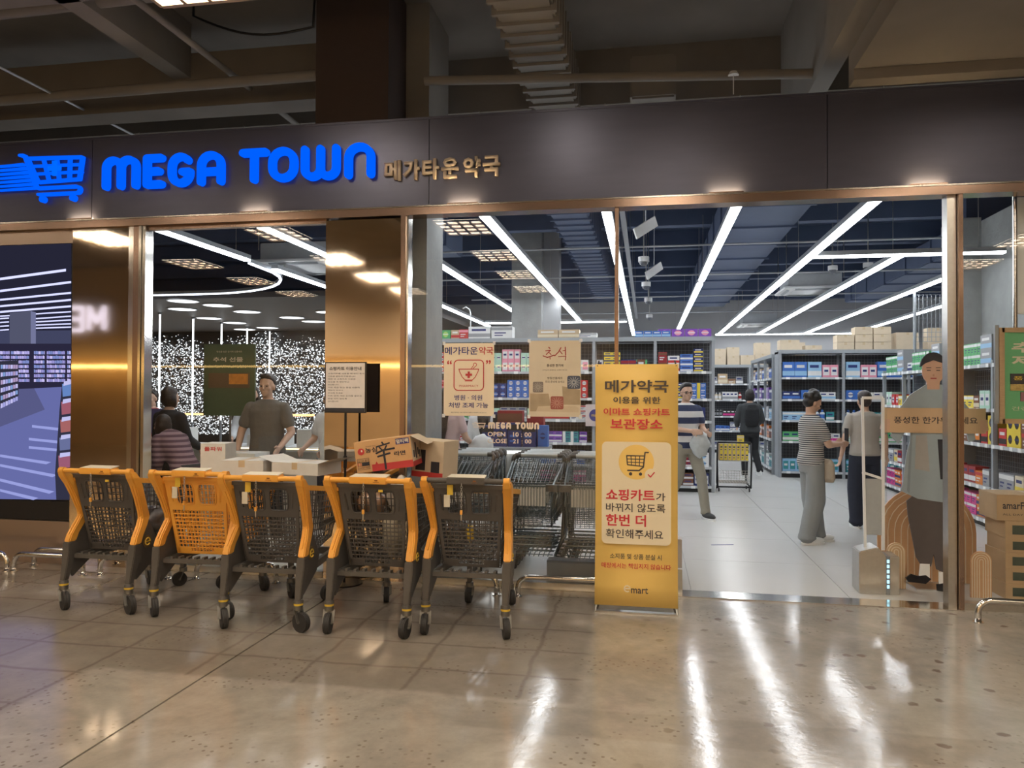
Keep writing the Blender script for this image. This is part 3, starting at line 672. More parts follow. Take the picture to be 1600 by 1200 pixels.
def make_cart(label, flap='grey', bar_col='orange', casts=(0, 0, 0, 0), tagside=-1, yring=0):
    T = thing('shopping_cart', label, 'shopping cart', (0, 0, 0), 0, 'orange and grey shopping carts in the corridor')
    mo = M_orange; mg = M_dgrey; mf = mo if flap == 'orange' else mg
    # handle
    h = MB(); h.cyl((-.262, 0, 1.0), (.262, 0, 1.0), .0175, n=14); h.build('handle', mo if bar_col == 'orange' else mg, T)
    for s in (-1, 1):
        e = MB(); e.cyl((s*.255, 0, 1.0), (s*.293, 0, 1.0), .0245, n=14); e.build('handle_end', mo, T)
    c = MB(); c.b2(-.125, .135, -.02, .075, .978, 1.022); c.build('coin_lock', mo if bar_col == 'orange' else mg, T, bev=.006)
    c = MB(); c.add([(-.12, -.012, 1.024), (.13, -.012, 1.024), (.125, .085, 1.034), (-.115, .085, 1.034), (-.12, -.012, 1.018), (.13, -.012, 1.018), (.125, .085, 1.028), (-.115, .085, 1.028)], [(0, 1, 2, 3), (4, 5, 6, 7), (0, 1, 5, 4), (1, 2, 6, 5), (2, 3, 7, 6), (3, 0, 4, 7)]); c.build('lock_cover', M_cream, T)
    q = MB(); q.b2(.045, .085, -.022, -.0195, .99, .9925); q.b2(.055, .075, -.022, -.0195, .998, 1.006); q.build('small_print', mat('cart_print_brown', (.25, .08, .01), .6), T)
    q = MB(); q.b2(.07, .10, .01, .013, .925, .94) if tagside > 0 else q.b2(-.135, -.095, .05, .053, .90, .965); q.build('yellow_tag', M_yellow, T)
    # arms with an angular profile
    for s in (-1, 1):
        a = MB()
        secs = [((s*.277, .004, 1.0), .026, .030), ((s*.276, .035, .955), .029, .042), ((s*.270, .075, .90), .028, .042), ((s*.262, .125, .80), .025, .038), ((s*.254, .175, .69), .023, .040),
                ((s*.253, .185, .655), .023, .042), ((s*.262, .15, .60), .024, .040), ((s*.268, .10, .53), .024, .038), ((s*.270, .075, .475), .025, .036)]
        quadbar(a, secs); a.build('arm', mo, T, bev=.007)
        # groove along the arm
        g = MB()
        for (p_, _, _), (q_, _, _) in zip(secs[2:-2], secs[3:-1]): g.bar((p_[0], p_[1]-.043, p_[2]), (q_[0], q_[1]-.043, q_[2]), .006, .006)
        g.build('arm_rib', mo, T)
        # leg
        l = MB()
        quadbar(l, [((s*.270, .075, .475), .028, .036), ((s*.268, .07, .40), .030, .040), ((s*.266, .045, .30), .024, .030), ((s*.266, .018, .19), .019, .022)])
        l.build('leg', mg, T, bev=.005)
        # triangular side plate with a strut running to the front
        sp = MB(); sp.prism([(.10, .50), (.20, .66), (.34, .44), (.30, .34), (.09, .22), (.06, .34)], s*.262-.009, s*.262+.009, 'yz'); sp.build('side_plate', mg, T)
        lg = MB(); lg.cyl((s*.272, .20, .475), (s*.275, .20, .475), .046, n=20); lgo = lg.build('emblem', mat('emblem_brown', (.16, .10, .04), .5), T)
        e_ = MB(); pts = [(s*.277, .20+.026*math.cos(R(a_))*(1 if s > 0 else -1), .475+.026*math.sin(R(a_))) for a_ in range(0, 330, 20)]
        e_.tube(pts, .005, 5); e_.bar((s*.277, .175, .475), (s*.277, .226, .475), .008, .006); e_.build('letter', M_yellow, lgo)
    # rear flap: solid top with two windows, grid below
    tz, bz = .955, .405; ty, by = .075, .20; tw, bw = .235, .19
    def F(u, v, off=0.):   # u -1..1, v 0 bottom .. 1 top
        wv = bw+(tw-bw)*v; return Vector((u*wv, by+(ty-by)*v+off, bz+(tz-bz)*v))
    fm = MB(); tt = .006
    def plate(u0, u1, v0, v1):
        vs = [F(u0, v0, -tt), F(u1, v0, -tt), F(u1, v1, -tt), F(u0, v1, -tt), F(u0, v0, tt), F(u1, v0, tt), F(u1, v1, tt), F(u0, v1, tt)]
        fm.add(vs, [(0, 1, 2, 3), (7, 6, 5, 4), (0, 4, 5, 1), (1, 5, 6, 2), (2, 6, 7, 3), (3, 7, 4, 0)])
    plate(-1, 1, .94, 1); plate(-1, 1, .585, .66); plate(-1, -.68, .66, .94); plate(.68, 1, .66, .94); plate(-.07, .07, .66, .94)
    for sx1, sx2 in ((-.68, -.07), (.07, .68)):   # rounded corners of the windows
        for cu, cv, su, sv in ((sx1, .66, 1, 1), (sx2, .66, -1, 1), (sx1, .94, 1, -1), (sx2, .94, -1, -1)):
            k = 5; fan = [(cu, cv)]+[(cu+su*.13*(1-math.sin(R(90*i/k))), cv+sv*.06*(1-math.cos(R(90*i/k)))) for i in range(k+1)]
            vs = [F(u, v, -tt) for u, v in fan]+[F(u, v, tt) for u, v in fan]; n = len(fan)
            fm.add(vs, [tuple(range(n)), tuple(range(2*n-1, n-1, -1))]+[(i, (i+1) % n, n+(i+1) % n, n+i) for i in range(n)])
    plate(-1, -.9, .0, .585); plate(.9, 1, .0, .585); plate(-1, 1, .0, .03); plate(-1, -.45, .03, .085); plate(.45, 1, .03, .085)
    fl_ = fm.build('rear_flap', mf, T)
    rim = MB(); rim.bar(F(-1.02, 1, 0), F(1.02, 1, 0), .026, .026)
    for sx1, sx2 in ((-.68, -.07), (.07, .68)):
        pp = [F(u, v, -.009) for u, v in rrect(sx1+.01, sx2-.01, .665, .935, .08, 4)]; rim.tube(pp, .005, 5, closed=True)
    for s in (-1, 1): rim.bar(F(s*.80, .70, -.008), F(s*.83, .90, -.008), .012, .008)
    rim.build('flap_rim', mf, fl_)
    g = MB()
    for i in range(1, 14): g.bar(F(-.9+1.8*i/14, .03), F(-.9+1.8*i/14, .585), .0055, .008)
    for i in range(1, 11): g.bar(F(-.9, .03+.555*i/11), F(.9, .03+.555*i/11), .0055, .008)
    tag(g.build('flap_grid', mf, fl_), kind='stuff')
    # basket
    fy, fz, ftz, fw = .92, .47, .82, .15
    b = MB()
    for s in (-1, 1):
        A = Vector((s*bw*1.05, by, bz)); B = Vector((s*fw, fy-.08, fz)); C = Vector((s*(fw+.05), fy, ftz)); E_ = Vector((s*tw*1.02, ty+.02, tz-.02))
        for i in range(0, 19): f = i/18; b.bar(A.lerp(B, f), E_.lerp(C, f), .006, .006)
        for i in range(0, 10): f = i/9; b.bar(A.lerp(E_, f), B.lerp(C, f), .006, .006)
    grid_wall(b, (-fw, fy-.08, fz), (fw, fy-.08, fz), (fw+.05, fy, ftz), (-fw-.05, fy, ftz), 10, 8, .006)
    grid_wall(b, (-bw*1.05, by, bz), (bw*1.05, by, bz), (fw, fy-.08, fz), (-fw, fy-.08, fz), 10, 14, .006)
    bk_ = b.build('basket_grid', M_flap_o if flap == 'orange' else mg, T); tag(bk_, kind='stuff')
    rm = MB()
    for s in (-1, 1): rm.bar((s*tw*1.04, ty, tz-.02), (s*(fw+.05), fy, ftz), .026, .035)
    rm.bar((-fw-.06, fy, ftz), (fw+.06, fy, ftz), .026, .035); rm.build('basket_rim', mo, T)
    # child seat back plate seen through the windows
    cs = MB()
    for i in range(-5, 6): cs.bar((i*.036, .30, .55), (i*.036, .24, .90), .006, .006)
    for i in range(8): cs.bar((-.19, .30-.0075*i, .55+.05*i), (.19, .30-.0075*i, .55+.05*i), .006, .006)
    cs.build('child_seat', mf, T)
    # chassis
    ch = MB()
    for s in (-1, 1): ch.bar((s*.262, .09, .36), (s*.17, .86, .36), .03, .05)
    ch.bar((-.26, .10, .37), (.26, .10, .37), .035, .03); ch.bar((-.17, .84, .36), (.17, .84, .36), .04, .05)
    for i in range(7): ch.box((-.18+.06*i, .115, .385), (.018, .05, .03))
    for s in (-1, 1): ch.bar((s*.155, .80, .36), (s*.155, .80, .15), .035, .035)
    ch.build('chassis', mat('dusty_chassis', (.10, .09, .078), .5), T)
    for k, s in enumerate((-1, 1)):
        caster(T, s*.266, .018, casts[k], .064, True, .19)
        caster(T, s*.155, .80, casts[2+k], .055, bool(yring), .165)
    # chain with coin key
    cn = MB(); zc = .975; xk = -.02+.0
    for i in range(11):
        a_ = 0 if i % 2 else math.pi/2
        pts = [(xk+math.cos(t_)*.006*math.cos(a_), -.022+math.cos(t_)*.006*math.sin(a_), zc-.0145*i+math.sin(t_)*.010) for t_ in [2*math.pi*k/8 for k in range(8)]]
        cn.tube(pts, .0019, 4, closed=True)
    cno = cn.build('chain', M_steel, T)
    k_ = MB(); k_.b2(xk-.007, xk+.007, -.028, -.016, .785, .812); k_.build('key_grip', mo, cno)
    k_ = MB(); k_.b2(xk-.0035, xk+.0035, -.024, -.020, .745, .785); k_.build('key', M_steel, cno)
    return T
CARTS = [(-3.88, 4.80, -.02, dict(label='orange and dark grey shopping cart at the left end of the row', casts=(1.0, 1.05, .9, -.8), tagside=1)),
         (-3.14, 4.79, .03, dict(label='shopping cart with an all orange rear flap, second from the left', flap='orange', casts=(.75, 1.1, -.5, .9), yring=1)),
         (-2.52, 4.64, .02, dict(label='dark grey shopping cart with white boxes ahead of it, middle of the row', casts=(.7, 1.2, .8, -.3), tagside=-1)),
         (-1.785, 4.67, -.01, dict(label='orange and grey shopping cart holding brown bags beneath the noodle carton', casts=(.15, -.1, .3, .1), tagside=1)),
         (-1.16, 4.78, -.0, dict(label='shopping cart with a dark grey handle bar, right end of the row', bar_col='grey', casts=(.1, .35, 0, .5)))]
carts = []
for x, y, a, k in CARTS:
    c = make_cart(**k); c.location = (x, y, 0); c.rotation_euler[2] = a; carts.append(c)
    if k.get('tagside', -1) < 0:
        c_ = MB(); c_.b2(-.155, -.115, .045, .05, .82, .90); c_.build('paper_tag', M_cream, c)

# goods in the carts
def crumple(name, label, cat, loc, size, m, seed=1, sub=3):
    bm = bmesh.new(); bmesh.ops.create_icosphere(bm, subdivisions=sub, radius=.5); r_ = random.Random(seed)
    for v in bm.verts:
        k = 1+.13*math.sin(v.co.x*13+seed)*math.cos(v.co.z*11+seed*2)+r_.uniform(-.05, .05); v.co *= k
        v.co.x *= size[0]; v.co.y *= size[1]; v.co.z *= size[2]
    me = bpy.data.meshes.new(name); bm.to_mesh(me); bm.free(); me.materials.append(m)
    for p_ in me.polygons: p_.use_smooth = True
    o = link(name, me); o.location = loc; return tag(o, label, cat)
M_bag = mat('clear_brown_bag', (.30, .18, .11), .22, var=.5, scale=20, spec=.8)
M_bagw = mat('clear_white_bag', (.55, .52, .48), .2, var=.4, scale=25, spec=.8)
crumple('plastic_bag', 'brown goods in a clear plastic bag in the fourth cart, left one', 'bag', (-1.90, 5.06, .79), (.20, .18, .20), M_bag, 2)
crumple('plastic_bag', 'shiny clear bag of brown goods at the right of the fourth cart', 'bag', (-1.68, 5.05, .86), (.19, .20, .26), M_bagw, 5)
crumple('plastic_bag', 'pale speckled bag low in the fourth cart behind the grid', 'bag', (-1.71, 4.98, .60), (.16, .14, .30), mat('speckled_bag', (.38, .34, .26), .4, var=.6, scale=40), 3)
crumple('plastic_bag', 'black bag lying in the left end cart', 'bag', (-3.74, 5.2, .60), (.26, .3, .22), mat('grey_bag', (.13, .13, .14), .3, var=.5, scale=30), 8)
crumple('plastic_bag', 'small yellow bag hanging low in the right end cart', 'bag', (-1.20, 5.1, .60), (.07, .07, .12), M_yellow, 4)
def carton(name, label, cat, loc, d, rot, m, group=None, tape=True, tm=None):
    t = MB(); t.b2(-d[0]/2, d[0]/2, -d[1]/2, d[1]/2, 0, d[2]); o = t.build(name, m); o.location = loc; o.rotation_euler = rot
    tag(o, label, cat, group)
    if tape:
        MB().b2(-.025, .025, -d[1]/2-.001, d[1]/2+.001, d[2]-.05, d[2]+.001).build('tape', tm or mat('packing_tape', (.55, .43, .27), .3), o)
    return o
# noodle carton, tilted
d = (.40, .30, .215)
bx = carton('cardboard_box', 'tilted brown noodle carton with black brush lettering on the fourth cart', 'cardboard box', (-1.80, 5.16, 1.035), d, (0, -.135, .10), mat('orange_cardboard', (.62, .37, .17), .7), tape=False)
yf = -d[1]/2-.001
q = MB(); q.b2(-.09, .2, yf-.0006, yf, .0, .048); q.add([(-.065, yf-.001, .048), (-.055, yf-.001, .066), (-.045, yf-.001, .048)], [(0, 1, 2)]); q.build('red_band', M_red, bx)
q = MB(); q.prism([(-.155+.024*math.cos(a*.35), .145+.024*math.sin(a*.35)) for a in range(18)], yf-.001, yf); q.build('red_disc', M_red, bx)
q = MB(); q.prism([(-.150+.006*math.cos(a*.7), .150+.008*math.sin(a*.7)) for a in range(9)], yf-.002, yf-.001); q.build('disc_mark', M_cream, bx)
text('농심', -.125, -.04, .132, .168, yf-.001, M_ink, bx, bold=.02)
text('안성탕면 맛있는', -.12, -.045, .172, .180, yf-.001, M_ink, bx)
text('라면', .075, .155, .088, .12, yf-.001, M_ink, bx, bold=.025)
q = MB()   # the big brush character
for st, w_ in (([(.0, .192), (.008, .178)], .012), ([(-.042, .166), (.05, .182)], .011), ([(-.022, .160), (-.008, .142)], .010), ([(.028, .166), (.014, .144)], .011), ([(-.048, .122), (.0, .138), (.08, .142)], .013), ([(-.04, .098), (.045, .112)], .013), ([(.004, .138), (.006, .01)], .015)):
    q.stroke(st, w_, yf-.0015, yf-.0005, 8)
q.build('brush_character', M_ink, bx)
q = MB(); q.b2(.095, .19, yf-.001, yf, .165, .205); q.build('navy_patch', M_navy, bx); text('멀티팩', .10, .185, .170, .200, yf-.002, M_cream, bx, bold=.02)
q = MB()
for z in (.02, .045, .07, .095): q.b2(-.19, -.105, yf-.001, yf, z, z+.002)
q.b2(-.16, -.105, yf-.001, yf, .047, .069)
for x in (-.19, -.107): q.b2(x, x+.002, yf-.001, yf, .02, .097)
q.build('print_panel', M_ink, bx); text('11', -.188, -.165, .048, .068, yf-.001, M_red, bx); text('공기와 물이', -.185, -.11, .074, .09, yf-.001, M_ink, bx); text('CONTENT 내용량', -.185, -.11, .026, .04, yf-.001, M_ink, bx)
q = MB(); xs_ = d[0]/2; q.add([(xs_+.001, -d[1]/2, 0), (xs_+.001, d[1]/2, 0), (xs_+.001, d[1]/2, d[2]), (xs_+.001, -d[1]/2, d[2])], [(0, 1, 2, 3)]); q.build('pale_side', M_card2, bx)
q = MB(); q.b2(xs_+.001, xs_+.002, -.15, .15, .0, .035); q.build('red_band', M_red, bx)
q = MB()
for yy, z0_, z1_ in ((-.09, .06, .11), (-.02, .05, .16), (.05, .07, .12), (.10, .05, .10)): q.b2(xs_+.001, xs_+.0025, yy-.02, yy+.02, z0_, z1_)
q.build('print_panel', M_ink, bx)
q = MB(); q.add([(.2, .15, .215), (.2, -.15, .215), (.31, -.12, .14), (.31, .15, .14)], [(0, 1, 2, 3)]); q.build('open_flap', M_card2, bx)
bx2 = carton('cardboard_box', 'open pale cardboard box behind the noodle carton with printed sides', 'cardboard box', (-1.55, 5.42, .955), (.26, .22, .27), (0, .05, -.25), M_card2, tape=False)
q = MB(); q.b2(-.1, -.02, -.112, -.11, .05, .2); q.b2(.03, .1, -.112, -.11, .04, .12); q.build('print_panel', M_ink, bx2); MB().b2(-.13, .13, -.1125, -.11, 0, .04).build('red_band', M_red, bx2)
M_wcard = mat('white_cardboard', (.66, .66, .63), .6)
for i, (x, y, z, dd, rr, lb) in enumerate([(-3.05, 5.45, .94, (.34, .3, .11), .1, 'white cardboard box with grey edges in the orange flap cart'), (-2.58, 5.46, .95, (.42, .3, .09), -.2, 'wide white open box at the nose of the middle cart'),
        (-3.42, 5.62, .90, (.2, .22, .26), .15, 'upright white box with red lettering between the first two carts'), (-3.98, 6.9, .70, (.5, .3, .28), 0, 'white box with a green print at the left window')]):
    o = carton('cardboard_box', lb, 'cardboard box', (x, y, z), dd, (0, 0, rr), M_wcard, tape=(i != 2))
    if i == 1:
        for s in (-1, 1): MB().add([(s*.21, -.15, .09), (s*.21, .15, .09), (s*.34, .15, .13), (s*.34, -.15, .13)], [(0, 1, 2, 3)]).build('open_flap', M_wcard, o, fix=False)
    if i == 2: text('풀파워', -.07, .07, .2, .235, -.111, M_red, o, bold=.02)
# low stops under the floor boxes so nothing hovers: the boxes ride in baskets

# chrome hoop barriers
def hoop(x0, x1, y, label, h=.155, r=.021):
    t = thing('floor_barrier', label, 'barrier', (x0, y, 0), 0, 'low steel hoop barriers along the shop front')
    L = x1-x0; rr = .085
    pts = [(0, 0, 0), (0, 0, h-rr)]+[(rr-rr*math.cos(R(a)), 0, h-rr+rr*math.sin(R(a))) for a in range(15, 91, 15)]+[(L-rr+rr*math.sin(R(a)), 0, h-rr+rr*math.cos(R(a))) for a in range(0, 76, 15)]+[(L, 0, h-rr), (L, 0, 0)]
    MB().tube(pts, r, 12).build('hoop', M_chrome, t)
    for x in (0, L): MB().cyl((x, 0, 0), (x, 0, .006), .036, n=16).build('foot_flange', M_chrome, t)
for a in [(-6.3, -5.5, 5.74, 'steel hoop barrier at the left edge below the screen'), (-5.43, -4.75, 5.74, 'front steel hoop barrier below the screen corner'), (-5.42, -4.75, 5.95, 'steel hoop barrier close to the wall behind the first'),
          (-4.60, -3.95, 5.76, 'steel hoop barrier behind the left end cart'), (-3.72, -3.0, 5.80, 'steel hoop barrier behind the orange flap cart'), (-1.9, -1.15, 5.80, 'steel hoop barrier behind the right end cart'),
          (-.98, -.28, 5.78, 'steel hoop barrier running behind the yellow banner'), (2.26, 3.1, 5.74, 'steel hoop barrier at the right edge by the stacked cartons')]:
    hoop(*a)

# ------------------------------------------------------------------ yellow X banner
M_byel = mat('banner_yellow', (.88, .60, .17), .5, var=.03, scale=3)
M_bdk = mat('banner_dark_print', (.075, .06, .055), .6, var=0); M_brd = mat('banner_red_print', (.62, .035, .05), .6, var=0); M_bcr = mat('banner_cream', (.80, .70, .50), .6, var=.02)
BN = thing('standing_banner', 'tall yellow standing banner with Korean text beside the carts', 'banner', (-.075, 5.5, 0), 0)
mb = MB()
n_ = 12; vs = []; W2 = .295
for i in range(n_+1):
    for j in range(2):
        x = (-W2, W2)[j]; z = .05+(1.785-.05)*i/n_; vs.append((x*(1 - .012*math.sin(math.pi*i/n_)), .018*math.sin(math.pi*i/n_), z))
fs = [(2*i, 2*i+1, 2*i+3, 2*i+2) for i in range(n_)]
mb.add(vs, fs, True)
o = mb.build('banner_sheet', M_byel, BN, fix=False); md = o.modifiers.new('thick', 'SOLIDIFY'); md.thickness = .002; md.offset = 1
def bt(s, x0, x1, z0, z1, m, b=.02): return text(s, x0, x1, z0, z1, -.006, m, BN, bold=b)
Hb = 1.735
def bz_(f): return 1.785-f*Hb     # fraction down the sheet
bt('메가약국', -.225, .225, bz_(.118), bz_(.066), M_bdk, .022)
bt('이용을 위한', -.165, .17, bz_(.164), bz_(.135), M_bdk)
bt('이마트 쇼핑카트', -.235, .235, bz_(.213), bz_(.182), M_brd, .02)
bt('보관장소', -.185, .185, bz_(.270), bz_(.226), M_brd, .022)
q = MB(); q.prism(rrect(-.245, .245, bz_(.745), bz_(.322), .035), -.004, -.0025); q.build('cream_panel', M_bcr, BN)
q = MB(); cz_ = bz_(.405); q.prism([(-.0+.125*math.cos(a*math.pi/20), cz_+.125*math.sin(a*math.pi/20)) for a in range(40)], -.006, -.0045); q.build('yellow_disc', M_byel, BN)
q = MB()
q.stroke([(.085, cz_+.07), (.062, cz_+.07), (.05, cz_-.035), (.02, cz_-.06), (-.06, cz_-.06)], .010, -.008, -.0065, 8)
q.stroke([(.058, cz_+.045), (-.068, cz_+.045), (-.062, cz_-.02), (.05, cz_-.03)], .008, -.008, -.0065, 8)
for k in range(1, 4): q.stroke([(-.068+.031*k, cz_+.045), (-.062+.028*k, cz_-.025)], .006, -.008, -.0065, 6)
for k in (1, 2): q.stroke([(-.066, cz_+.045-.023*k), (.055, cz_+.045-.024*k)], .006, -.008, -.0065, 6)
for x in (-.04, .03): q.prism([(x+.012*math.cos(a*.63), cz_-.085+.012*math.sin(a*.63)) for a in range(10)], -.008, -.0065)
q.build('cart_pictogram', M_bdk, BN)
q = MB(); q.prism([(.105+.045*math.cos(a*.314), cz_-.09+.045*math.sin(a*.314)) for a in range(20)], -.0085, -.007); q.build('check_disc', M_bcr, BN)
q = MB(); q.stroke([(.085, cz_-.088), (.1, cz_-.105), (.127, cz_-.072)], .008, -.010, -.009, 8); q.build('check_mark', M_brd, BN)
bt('쇼핑카트', -.215, .13, bz_(.565), bz_(.518), M_brd, .025); bt('가', .14, .205, bz_(.563), bz_(.530), M_bdk)
bt('바뀌지 않도록', -.215, .205, bz_(.612), bz_(.576), M_bdk, .012)
bt('한번 더', -.215, .07, bz_(.671), bz_(.622), M_brd, .022)
bt('확인해주세요', -.215, .19, bz_(.721), bz_(.683), M_bdk, .012)
bt('소지품 및 상품 분실 시', -.185, .18, bz_(.806), bz_(.784), M_bdk, .01)
bt('매장에서는 책임지지 않습니다', -.245, .245, bz_(.845), bz_(.823), M_brd, .01)
bt('mart', -.035, .085, bz_(.946), bz_(.921), M_bdk, .012)
q = MB(); ex, ez = -.062, bz_(.928); q.stroke([(ex-.018, ez), (ex+.02, ez+.002)]+arc(ex, ez, .021, 10, 300, 12), .009, -.008, -.0065, 8); q.build('letter', M_bcr, BN)
for a, b in (((-.28, .03, .0), (.27, .03, 1.78)), ((.28, .03, 0), (-.27, .03, 1.78))): MB().cyl(a, b, .006, n=8).build('cross_pole', M_dgrey, BN)
for s in (-1, 1):
    MB().cyl((s*.29, -.012, .0), (s*.28, .03, .075), .007, n=8).build('foot_hook', M_steel, BN); MB().cyl((s*.28, .0, 1.77), (s*.27, .03, 1.81), .006, n=8).build('top_hook', M_dgrey, BN)
MB().b2(-.29, .29, -.02, .03, 0, .012).build('base_bar', M_steel, BN)
MB().cyl((0, .03, .9), (0, .30, .0), .006, n=8).build('rear_leg', M_dgrey, BN)

# notice stand
NS = thing('notice_stand', 'white framed notice on a black pole stand between the carts and the bronze pillar', 'notice stand', (-2.45, 5.9, 0))
MB().cyl((0, 0, 0), (0, 0, .012), .15, n=32, smooth=False).build('base', M_black, NS)
MB().cyl((0, .0, .012), (0, .0, 1.42), .010, n=10).build('pole', M_black, NS); MB().cyl((0, 0, .95), (0, 0, 1.05), .015, n=10).build('clamp', M_black, NS)
MB().b2(-.18, .18, -.012, .006, 1.405, 1.825).build('frame', M_black, NS)
MB().b2(-.17, .17, -.014, -.012, 1.415, 1.815).build('sheet', mat('notice_white', (.75, .70, .66), .5), NS)
MB().b2(-.17, .17, .006, .008, 1.415, 1.815).build('rear_sheet', mat('notice_rear_navy', (.05, .055, .085), .5), NS)
text('쇼핑카트 이용안내', -.14, .14, 1.755, 1.785, -.016, M_ink, NS, bold=.02)
for k, s_ in enumerate(['쇼핑카트를 사용할 때 본인 동의', '카트로 반드시 이동합니다', '매장 밖 쇼핑카트 이용은', '장소를 꼭 확인하고', '반납합니다', '카트 파손 또는 분실 사용자', '책임이 있으니', '주의해 주세요', '카트 안의 개인 소지품 물건은', '분실 되지 않도록', '감사합니다']):
    zz = 1.735-.023*k; text(s_, -.15, -.15+.0185*len(s_), zz-.012, zz, -.016, M_ink, NS)
MB().b2(-.17, .17, -.0155, -.014, 1.415, 1.445).build('footer_band', M_ink, NS)

# ------------------------------------------------------------------ posters and lettering on the glass
def poster(label, x0, x1, z0, z1, m):
    t = thing('poster', label, 'poster', ((x0+x1)/2, D+.0, (z0+z1)/2)); W_, H_ = x1-x0, z1-z0
    MB().b2(-W_/2, W_/2, -.003, .0, -H_/2, H_/2).build('sheet', m, t)
    for a in (-1, 1):
        for b in (-1, 1): MB().b2(a*W_/2-.012, a*W_/2+.012, -.0045, -.003, b*H_/2-.014, b*H_/2+.014).build('tape', M_white, t)
    return t, W_, H_
pp, W_, H_ = poster('cream pharmacy poster with a red mortar symbol on the glass', -1.66, -1.235, 1.385, 1.985, mat('poster_cream', (.84, .73, .56), .6, var=.02))
def pt(s, x0, x1, z0, z1, m, b=.02, par=None): return text(s, x0, x1, z0, z1, -.005, m, par or pp, bold=b)
pt('메가타운', -.205, .075, .205, .27, M_navy, .015); pt('약국', .085, .205, .205, .27, M_red, .015)
q = MB(); q.stroke(rrect(-.125, .125, -.09, .16, .035)+[(.125, .12)], .008, -.006, -.0045, 6); 
q.stroke([(-.085, .085), (.085, .085)], .007, -.006, -.0045, 6); q.stroke([(-.082, .08), (-.078, .065), (-.055, .02), (-.03, -.005), (.03, -.005), (.055, .02), (.078, .065), (.082, .08)], .006, -.006, -.0045, 6)
q.stroke([(-.03, -.012), (.03, -.012)], .006, -.006, -.0045, 6); q.stroke([(.02, .09), (.04, .115)]+arc(.052, .122, .014, 200, -60, 8)+[(.035, .09)], .005, -.006, -.0045, 6)
q.b2(-.009, .009, -.0065, -.0045, .012, .066); q.b2(-.027, .027, -.0068, -.0045, .03, .048)
q.build('mortar_symbol', M_red, pp)
pt('PHARMACY', -.08, .082, -.062, -.045, M_red, 0); pt('“', -.185, -.145, .125, .16, M_red, .02); pt('”', .145, .185, .125, .16, M_red, .02)
pt('병원 · 의원', -.12, .115, -.172, -.128, M_navy, .015); pt('처방 조제 가능', -.17, .165, -.235, -.19, M_navy, .015); pt('처방조제약은 의료기관에서 발행한 처방전이 필요합니다', -.15, .15, -.277, -.268, M_bdk, 0)
cp, W_, H_ = poster('beige autumn holiday poster with wrapped gift parcels on the glass', -.945, -.525, 1.385, 2.0, mat('poster_beige', (.68, .60, .47), .6, var=.06, scale=6))
M_crim = mat('crimson_brush', (.38, .05, .05), .6, var=0)
q = MB()
for st, w_ in (([(-.05, .255), (-.04, .245)], .008), ([(-.075, .225), (-.035, .23), (-.07, .195)], .007), ([(-.05, .215), (-.03, .195)], .007), ([(-.095, .185), (-.06, .172), (-.005, .19)], .008), ([(-.04, .18), (-.038, .158)], .006),
               ([(.05, .25), (.03, .215), (.0, .185)], .008), ([(.04, .225), (.06, .2)], .007), ([(.085, .255), (.088, .19)], .008), ([(.065, .225), (.085, .228)], .006), ([(.03, .178), (.09, .182), (.085, .15)], .006)):
    q.stroke(st, w_, -.006, -.0045, 7)
q.build('brush_lettering', M_crim, cp)
pt('풍성한 한가위', -.065, .07, .095, .118, M_bdk, .015, cp); pt('고객님과 함께하는 건강한 한가위', -.1, .1, .065, .074, M_bdk, 0, cp)
pt('명절선물세트', -.06, .065, -.005, .015, M_bdk, 0, cp); pt('미리 준비해 보세요', -.075, .08, -.035, -.015, M_bdk, 0, cp)
def parcel(x, z, s, m, m2):
    o_ = MB(); o_.prism(rrect(x-s/2, x+s/2, z-s/2, z+s/2, s*.12, 3), -.0055, -.004); oo = o_.build('printed_parcel', m, cp)
    q = MB()
    for k in range(14):
        a = k*.4488+.2; q.stroke([(x+.1*s*math.cos(a), z+.1*s*math.sin(a)), (x+.46*s*math.cos(a+.15), z+.42*s*math.sin(a+.15))], s*.05, -.007, -.0055, 5)
    q.build('knot_print', m2, cp)
q = MB(); q.prism([(-.15, -.265), (-.135, -.225), (.17, -.22), (.195, -.235), (.195, -.27)], -.0042, -.0032); q.build('printed_table', mat('poster_cloth', (.62, .52, .38), .6), cp)
q = MB(); q.prism([(-.2, -.265), (-.2, -.12), (-.05, -.12), (-.03, -.22), (-.13, -.225), (-.145, -.265)], -.004, -.003); q.prism([(.06, -.06), (.205, -.09), (.205, -.21), (.07, -.21)], -.004, -.003); q.build('printed_cloth', mat('poster_cloth_dark', (.42, .33, .22), .6, var=.2, scale=12), cp)
parcel(-.135, -.068, .085, mat('parcel_grey', (.24, .21, .19), .6), mat('parcel_grey_lt', (.4, .37, .33), .6)); parcel(.155, -.03, .105, mat('parcel_navy', (.08, .10, .15), .6), mat('parcel_navy_lt', (.4, .42, .46), .6)); parcel(.02, -.195, .105, mat('parcel_rose', (.36, .12, .10), .6), mat('parcel_rose_dk', (.52, .27, .22), .6))
GL = thing('window_lettering', 'beige shop name and opening hours lettered on the glass', 'lettering', (-1.09, D+.015, 1.2)); 
mg_ = mat('glass_lettering_beige', (.88, .76, .62), .5)
def gt(s, x0, x1, z0, z1, b=.01): return text(s, x0, x1, z0, z1, -.004, mg_, GL, bold=b)
def gl(strokes, x0, x1, z0=.080, z1=.136, w_=.015):
    mb = MB(); h = w_/2
    for st in strokes: mb.stroke([(x0+h+(x1-x0-w_)*x, z0+h+(z1-z0-w_)*z) for x, z in st], w_, -.005, -.003, 8)
    mb.build('letter', mg_, GL)
